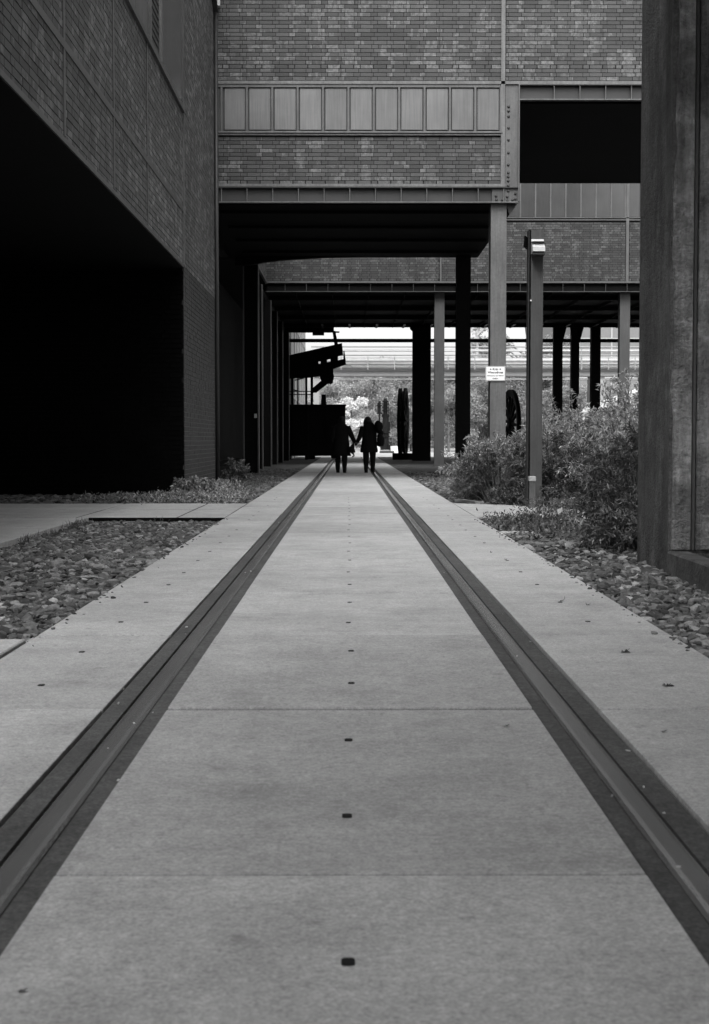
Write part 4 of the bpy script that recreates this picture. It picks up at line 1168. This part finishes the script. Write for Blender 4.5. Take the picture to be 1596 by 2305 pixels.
# small tilted sheave structures
def sheave(label, cx, cy, yaw, d=3.5, w=.34, group='old winding wheels set up as monuments'):
    t = thing('sheave_wheel', label, 'wheel', (cx, cy, 0), group)
    def wheel_mb(prof, n=48):
        mb = MB(); b0 = 0
        for rr_, yy in prof:
            for k in range(n):
                a = 2 * math.pi * k / n; lx, lz = rr_ * math.cos(a), rr_ * math.sin(a)
                mb.v.append((cx + lx * math.cos(yaw) - yy * math.sin(yaw), cy + lx * math.sin(yaw) + yy * math.cos(yaw), d / 2 + .15 + lz))
        m = len(prof)
        for i in range(m):
            for k in range(n):
                a = i * n + k; b = i * n + (k + 1) % n; c = ((i + 1) % m) * n
                mb.f.append((a, b, c + (k + 1) % n, c + k))
        return mb
    R_ = d / 2
    wheel_mb([(R_ - .34, -w / 2 * .5), (R_, -w / 2), (R_, -w / 2 + .05), (R_ - .10, -.03), (R_ - .10, .03), (R_, w / 2 - .05), (R_, w / 2), (R_ - .34, w / 2 * .5)]).build('rim', M['black'], t)
    wheel_mb([(.05, -w * .6), (.26, -w * .6), (.26, w * .6), (.05, w * .6)], 20).build('hub', M['black'], t)
    sp = None
    for k in range(14):
        a = 2 * math.pi * k / 14 + .1; lx, lz = math.cos(a), math.sin(a)
        p1 = (cx + lx * .2 * math.cos(yaw), cy + lx * .2 * math.sin(yaw), d / 2 + .15 + lz * .2)
        p2 = (cx + lx * (R_ - .15) * math.cos(yaw), cy + lx * (R_ - .15) * math.sin(yaw), d / 2 + .15 + lz * (R_ - .15))
        MB().beam(p1, p2, .12, .12).build('spoke', M['black'], t)
    MB().box(cx - .4, cx + .4, cy - .5, cy + .5, -.05, .28).build('base', M['black'], t)
    return t
th = math.radians(90)
sheave('left one of two big black winding wheels seen edge-on beside the track end', X(901.5, 76), 76, th - .10, 3.45, .14)
sheave('right one of two big black winding wheels seen edge-on beside the track end', X(912.5, 76), 76, th - .12, 3.45, .12)
sheave('black winding wheel standing turned among the bushes behind the lamp post', X(1149, 74), 74, th + .15, 3.3, .2)
# pump sculpture
SYp = 112.0
def s_(px, py): p = P(px, py, SYp); return p
pm = thing('pump_sculpture', 'tall dark old pump standing on a low plinth beyond the passage', 'machine', (s_(867, 1015).x, SYp, 0))
def D7(cx, cy): return (614.4 + cx * .2238, 714.4 + cy * .2238)
def cyl(name, cx, y0, y1, w, mat='machine', n=14, par=None, taper=1.0):
    a = s_(*D7(cx, y1)); b = s_(*D7(cx, y0)); r = w * .2238 * SYp / FPX / 2
    return MB().tube([(a.x, SYp, a.z), (b.x, SYp, b.z)], [r, r * taper], n).build(name, M[mat], par or pm, smooth=False)
body = cyl('body', 1133, 980, 1300, 66)
cyl('neck', 1131, 850, 985, 42)
for yy in (868, 900, 935, 970): cyl('cage_ring', 1131, yy, yy + 7, 72)
cyl('top_flange', 1131, 838, 852, 62); cyl('cap', 1131, 815, 838, 40, taper=.6)
cyl('collar', 1133, 985, 1003, 78); cyl('collar', 1133, 1150, 1165, 92); cyl('collar', 1133, 1190, 1205, 84, )
for e in (1098, 1112, 1150, 1164): cyl('cage_rod', e, 852, 985, 7, n=5)
cyl('side_body', 1068, 860, 965, 36); cyl('side_cap', 1075, 842, 860, 26); cyl('side_flange', 1066, 885, 893, 62); cyl('side_flange', 1072, 958, 972, 58)
cyl('side_pipe', 1070, 970, 1090, 14); cyl('side_pipe', 1165, 1050, 1140, 26)
cyl('foot', 1133, 1285, 1332, 100)
a = s_(*D7(1075, 1345)); b = s_(*D7(1215, 1328)); MB().box(a.x, b.x, SYp - 1, SYp + 1, -.05, .12).build('plinth', M['steel_dark'], pm)
for (c0, c1, lab) in ((1045, 1077, 'small white block left of the pump plinth'), (1188, 1266, 'wide white block right of the pump plinth')):
    a = s_(*D7(c0, 1345)); b = s_(*D7(c1, 1312)); MB().slab(a.x, b.x, SYp - 1.3, SYp - .9, -.02, .55, .03); mb = MB(); mb.slab(a.x, b.x, SYp + 1.1, SYp + 1.5, -.02, .5, .03)
    o = mb.build('stone_block', M['white']); tag(o, lab, 'block', 'white blocks around the pump')

# ================================================================== PEOPLE
def skinned(name, joints, bones, mat, parent, sub=2):
    """joints: {key: (Vector, radius)}; one continuous skin over all bones"""
    keys = list(joints); idx = {k: i for i, k in enumerate(keys)}
    o0 = ORG[parent.name]
    me = bpy.data.meshes.new(name)
    me.from_pydata([tuple(Vector(joints[k][0]) - o0) for k in keys], [(idx[a], idx[b]) for a, b in bones], [])
    me.materials.append(mat)
    o = place(name, me, parent, o0)
    mod = o.modifiers.new('skin', 'SKIN'); mod.use_smooth_shade = True
    if not me.skin_vertices: me.skin_vertices.new()
    for k in keys:
        r = joints[k][1]; r = r if hasattr(r, '__len__') else (r, r)
        me.skin_vertices[0].data[idx[k]].radius = r
    me.skin_vertices[0].data[0].use_root = True
    s = o.modifiers.new('sub', 'SUBSURF'); s.levels = sub; s.render_levels = sub
    return o

def person(label, px, feetY, height, pose):
    base = Vector((X(px, feetY, 1063), feetY, 0))
    t = thing('person', label, 'person', base)
    h = height / 1.7
    def J(x, y, z, r): return (base + Vector((x, y, z)) * h, r * h if not hasattr(r, '__len__') else tuple(q * h for q in r))
    j = {'pelvis': J(0, 0, .93, .14)}
    j['spine'] = J(.0, .01, 1.12, .12); j['chest'] = J(0, .03, 1.30, .14); j['neck'] = J(0, .04, 1.44, .055)
    j['skull_base'] = J(pose['head'] * .5, .06, 1.50, .075); j['skull'] = J(pose['head'], .09, 1.575, .085)
    B = [('pelvis', 'spine'), ('spine', 'chest'), ('chest', 'neck'), ('neck', 'skull_base'), ('skull_base', 'skull')]
    for s, sgn in (('l', -1), ('r', 1)):
        stride = pose['stride'] * sgn
        j['hip' + s] = J(sgn * .10, 0, .88, .125)
        j['knee' + s] = J(sgn * .10, stride * .5 + .02, .48, .10)
        j['ankle' + s] = J(sgn * .10, stride, .09 + (0.03 if stride < 0 else 0), .072)
        j['heel' + s] = J(sgn * .10, stride - .04, .045, .04)
        j['toe' + s] = J(sgn * .115, stride + .17, .035, .034)
        B += [('pelvis', 'hip' + s), ('hip' + s, 'knee' + s), ('knee' + s, 'ankle' + s), ('ankle' + s, 'heel' + s), ('ankle' + s, 'toe' + s)]
        ax = pose['arm' + s]
        j['sh' + s] = J(sgn * .185, .03, 1.34, .065)
        j['el' + s] = J(*ax[0], .045); j['wr' + s] = J(*ax[1], .03); j['palm' + s] = J(*ax[2], (.034, .018))
        B += [('chest', 'sh' + s), ('sh' + s, 'el' + s), ('el' + s, 'wr' + s), ('wr' + s, 'palm' + s)]
        wr = Vector(ax[1]); pa = Vector(ax[2]); d = (pa - wr).normalized(); side_ = Vector((0, 1, 0)); inn = d.cross(side_).normalized() * -sgn
        for f in range(4):
            off = side_ * (.03 - .02 * f)
            k1 = pa + d * .035 + off; k2 = pa + d * (.065 + (.008 if f in (1, 2) else 0)) + off * 1.05 + inn * .02
            j['fa%d' % f + s] = J(*k1, .009); j['fb%d' % f + s] = J(*k2, .007)
            B += [('palm' + s, 'fa%d' % f + s), ('fa%d' % f + s, 'fb%d' % f + s)]
        k1 = wr.lerp(pa, .5) + side_ * .045 + inn * .01; k2 = k1 + d * .035 + side_ * .01 + inn * .012
        j['ta' + s] = J(*k1, .010); j['tb' + s] = J(*k2, .008)
        B += [('palm' + s, 'ta' + s), ('ta' + s, 'tb' + s)]
    skinned('body', j, B, M['trousers'], t)
    # coat: torso loft and sleeves
    co = MB(); rings = []
    for z, rx, ry, dx in pose['coat']:
        rings.append((base.x + dx * h, base.y + .02 * h, z * h, rx * h, ry * h))
    co.loft(rings, 20)
    ct = co.build('coat', M['cloth'], t, smooth=True)
    for s in 'lr':
        a, b, c = [Vector(j[k + s][0]) for k in ('sh', 'el', 'wr')]
        MB().tube([a + Vector((0, 0, .03)), a.lerp(b, .35), b, b.lerp(c, .5), c + (c - b).normalized() * .02], [.10 * h, .09 * h, .078 * h, .066 * h, .055 * h], 12).build('sleeve', M['cloth'], ct, smooth=True)
    hd_ = Vector(j['skull'][0])
    hr = MB(); hr.loft([(hd_.x, hd_.y - .01, hd_.z + dz * h, r_ * h, r_ * 1.12 * h) for dz, r_ in pose['hair']], 16); hr.build('hair', M['hair'], t, smooth=True)
    fc = MB(); n0 = hd_ + Vector((0, .105 * h, -.02 * h))
    fc.add([n0 + Vector((-.014, 0, -.015)) * h, n0 + Vector((.014, 0, -.015)) * h, n0 + Vector((0, .028, -.012)) * h, n0 + Vector((0, .0, .03)) * h], [(0,1,2),(0,2,3),(1,3,2),(0,3,1)])
    for e in (-1, 1):
        fc.loft([(hd_.x + e * .035 * h, hd_.y + .088 * h, hd_.z + (.012 + dz) * h, r_ * h, r_ * .6 * h) for dz, r_ in ((-.008, .004), (0, .011), (.008, .004))], 8)
    fc.box(n0.x - .022 * h, n0.x + .022 * h, n0.y - .03 * h, n0.y - .012 * h, n0.z - .045 * h, n0.z - .036 * h)
    fc.build('face', M['skin'], t)
    for e in (-1, 1):
        MB().loft([(hd_.x + e * .088 * h, hd_.y, hd_.z + dz * h, .012 * h, r_ * h) for dz, r_ in ((-.035, .008), (-.015, .016), (.01, .02), (.025, .01))], 8).build('ear', M['skin'], t)
    for s, sgn in (('l', -1), ('r', 1)):
        an = Vector(j['ankle' + s][0]); toe = Vector(j['toe' + s][0])
        sm = MB(); sm.loft([(an.x, an.y - .01, an.z + .07 * h, .07 * h, .075 * h), (an.x, an.y, an.z, .062 * h, .075 * h), (an.x + .003, an.y + .05 * h, .045 * h, .052 * h, .13 * h), (an.x + .003, an.y + .055 * h, .0, .054 * h, .145 * h)], 14)
        sm.build('shoe', M['leather'], t, smooth=True)
    return t, j, base, h
coatA = [(1.52, .085, .085, .01), (1.46, .11, .10, .01), (1.42, .155, .11, .0), (1.36, .21, .13, .0), (1.30, .232, .14, .0), (1.2, .225, .145, 0), (1.0, .225, .15, 0), (.8, .25, .165, 0), (.62, .27, .18, 0.0), (.50, .285, .19, .01), (.495, .25, .17, .01)]
hairA = [(-.09, .06), (-.06, .086), (0, .096), (.05, .088), (.085, .06), (.10, .02)]
pA = person('person in a long black coat, walking on the left, hand held by the other walker', 768, 43.3, 1.66,
    dict(head=.03, stride=-.10, coat=coatA, hair=hairA,
         arml=((-.25, -.02, 1.10), (-.27, .05, .88), (-.27, .08, .79)),
         armr=((.30, .01, 1.12), (.405, .05, .90), (.43, .05, .83))))
coatB = [(1.53, .10, .095, -.03), (1.48, .135, .11, -.02), (1.43, .17, .12, -.01), (1.36, .205, .14, .0), (1.2, .21, .15, .01), (1.0, .215, .155, 0), (.82, .24, .165, -.01), (.66, .27, .175, -.01), (.60, .255, .17, -.01)]
hairB = [(-.16, .12), (-.11, .13), (-.04, .125), (.03, .105), (.06, .085), (.09, .05), (.105, .02)]
pB = person('person in a black jacket on the right, with a bag and hair to the shoulders', 831.5, 43.3, 1.65,
    dict(head=-.05, stride=.06, coat=coatB, hair=hairB,
         arml=((-.26, .0, 1.14), (-.355, .04, .93), (-.385, .05, .85)),
         armr=((.36, -.03, 1.18), (.30, .10, .98), (.29, .16, .92))))
# the shoulder bag and the umbrella
def at43(px, py): return P(px, py, 43.1)
bgx = at43(857, 990)
bag = thing('shoulder_bag', 'black slouchy bag hanging at the right side of the right walker', 'bag', (bgx.x, 43.15, bgx.z - .18))
MB().loft([(bgx.x + dx, 43.15, bgx.z + dz, rx, .09) for dz, rx, dx in ((-.20, .04, -.02), (-.17, .09, -.01), (-.08, .115, 0), (.05, .105, .0), (.15, .07, -.02), (.18, .03, -.03))], 16).build('pouch', M['leather'], bag, smooth=True)
s1 = at43(846, 955)
MB().tube([(bgx.x, 43.15, bgx.z + .15), (bgx.x - .02, 43.2, bgx.z + .35), (s1.x, 43.25, s1.z)], .012, 6).build('strap', M['leather'], bag)
hp = at43(852.5, 957.5)
hood = thing('backpack', 'round black hooded pack on the right shoulder of the right walker', 'backpack', (hp.x, 43.05, hp.z - .15))
MB().loft([(hp.x + dx, 43.1, hp.z + dz, rx, .10) for dz, rx, dx in ((-.16, .04, .02), (-.12, .10, .01), (-.03, .125, 0), (.06, .11, -.01), (.12, .06, -.02), (.14, .02, -.02))], 16).build('pack', M['cloth'], hood, smooth=True)
ub = at43(792, 1013)
sat = thing('carrier_bag', 'small dark bag with a hanging loop held by the left walker', 'bag', (ub.x, 43.1, ub.z - .1))
MB().loft([(ub.x + dx, 43.12, ub.z + dz, rx, .05) for dz, rx, dx in ((-.075, .09, .01), (-.06, .105, 0), (.05, .085, -.01), (.14, .05, .02), (.20, .015, .06))], 12).build('pouch', M['leather'], sat, smooth=True)
u0, u1, u2, u3 = at43(790, 1018), at43(796, 1022), at43(797, 1026), at43(791.5, 1029.5)
MB().tube([(p.x, 43.12, p.z) for p in (u0, u1, u2, u3)], [.02, .025, .025, .012], 8).build('loop', M['leather'], sat, smooth=True)
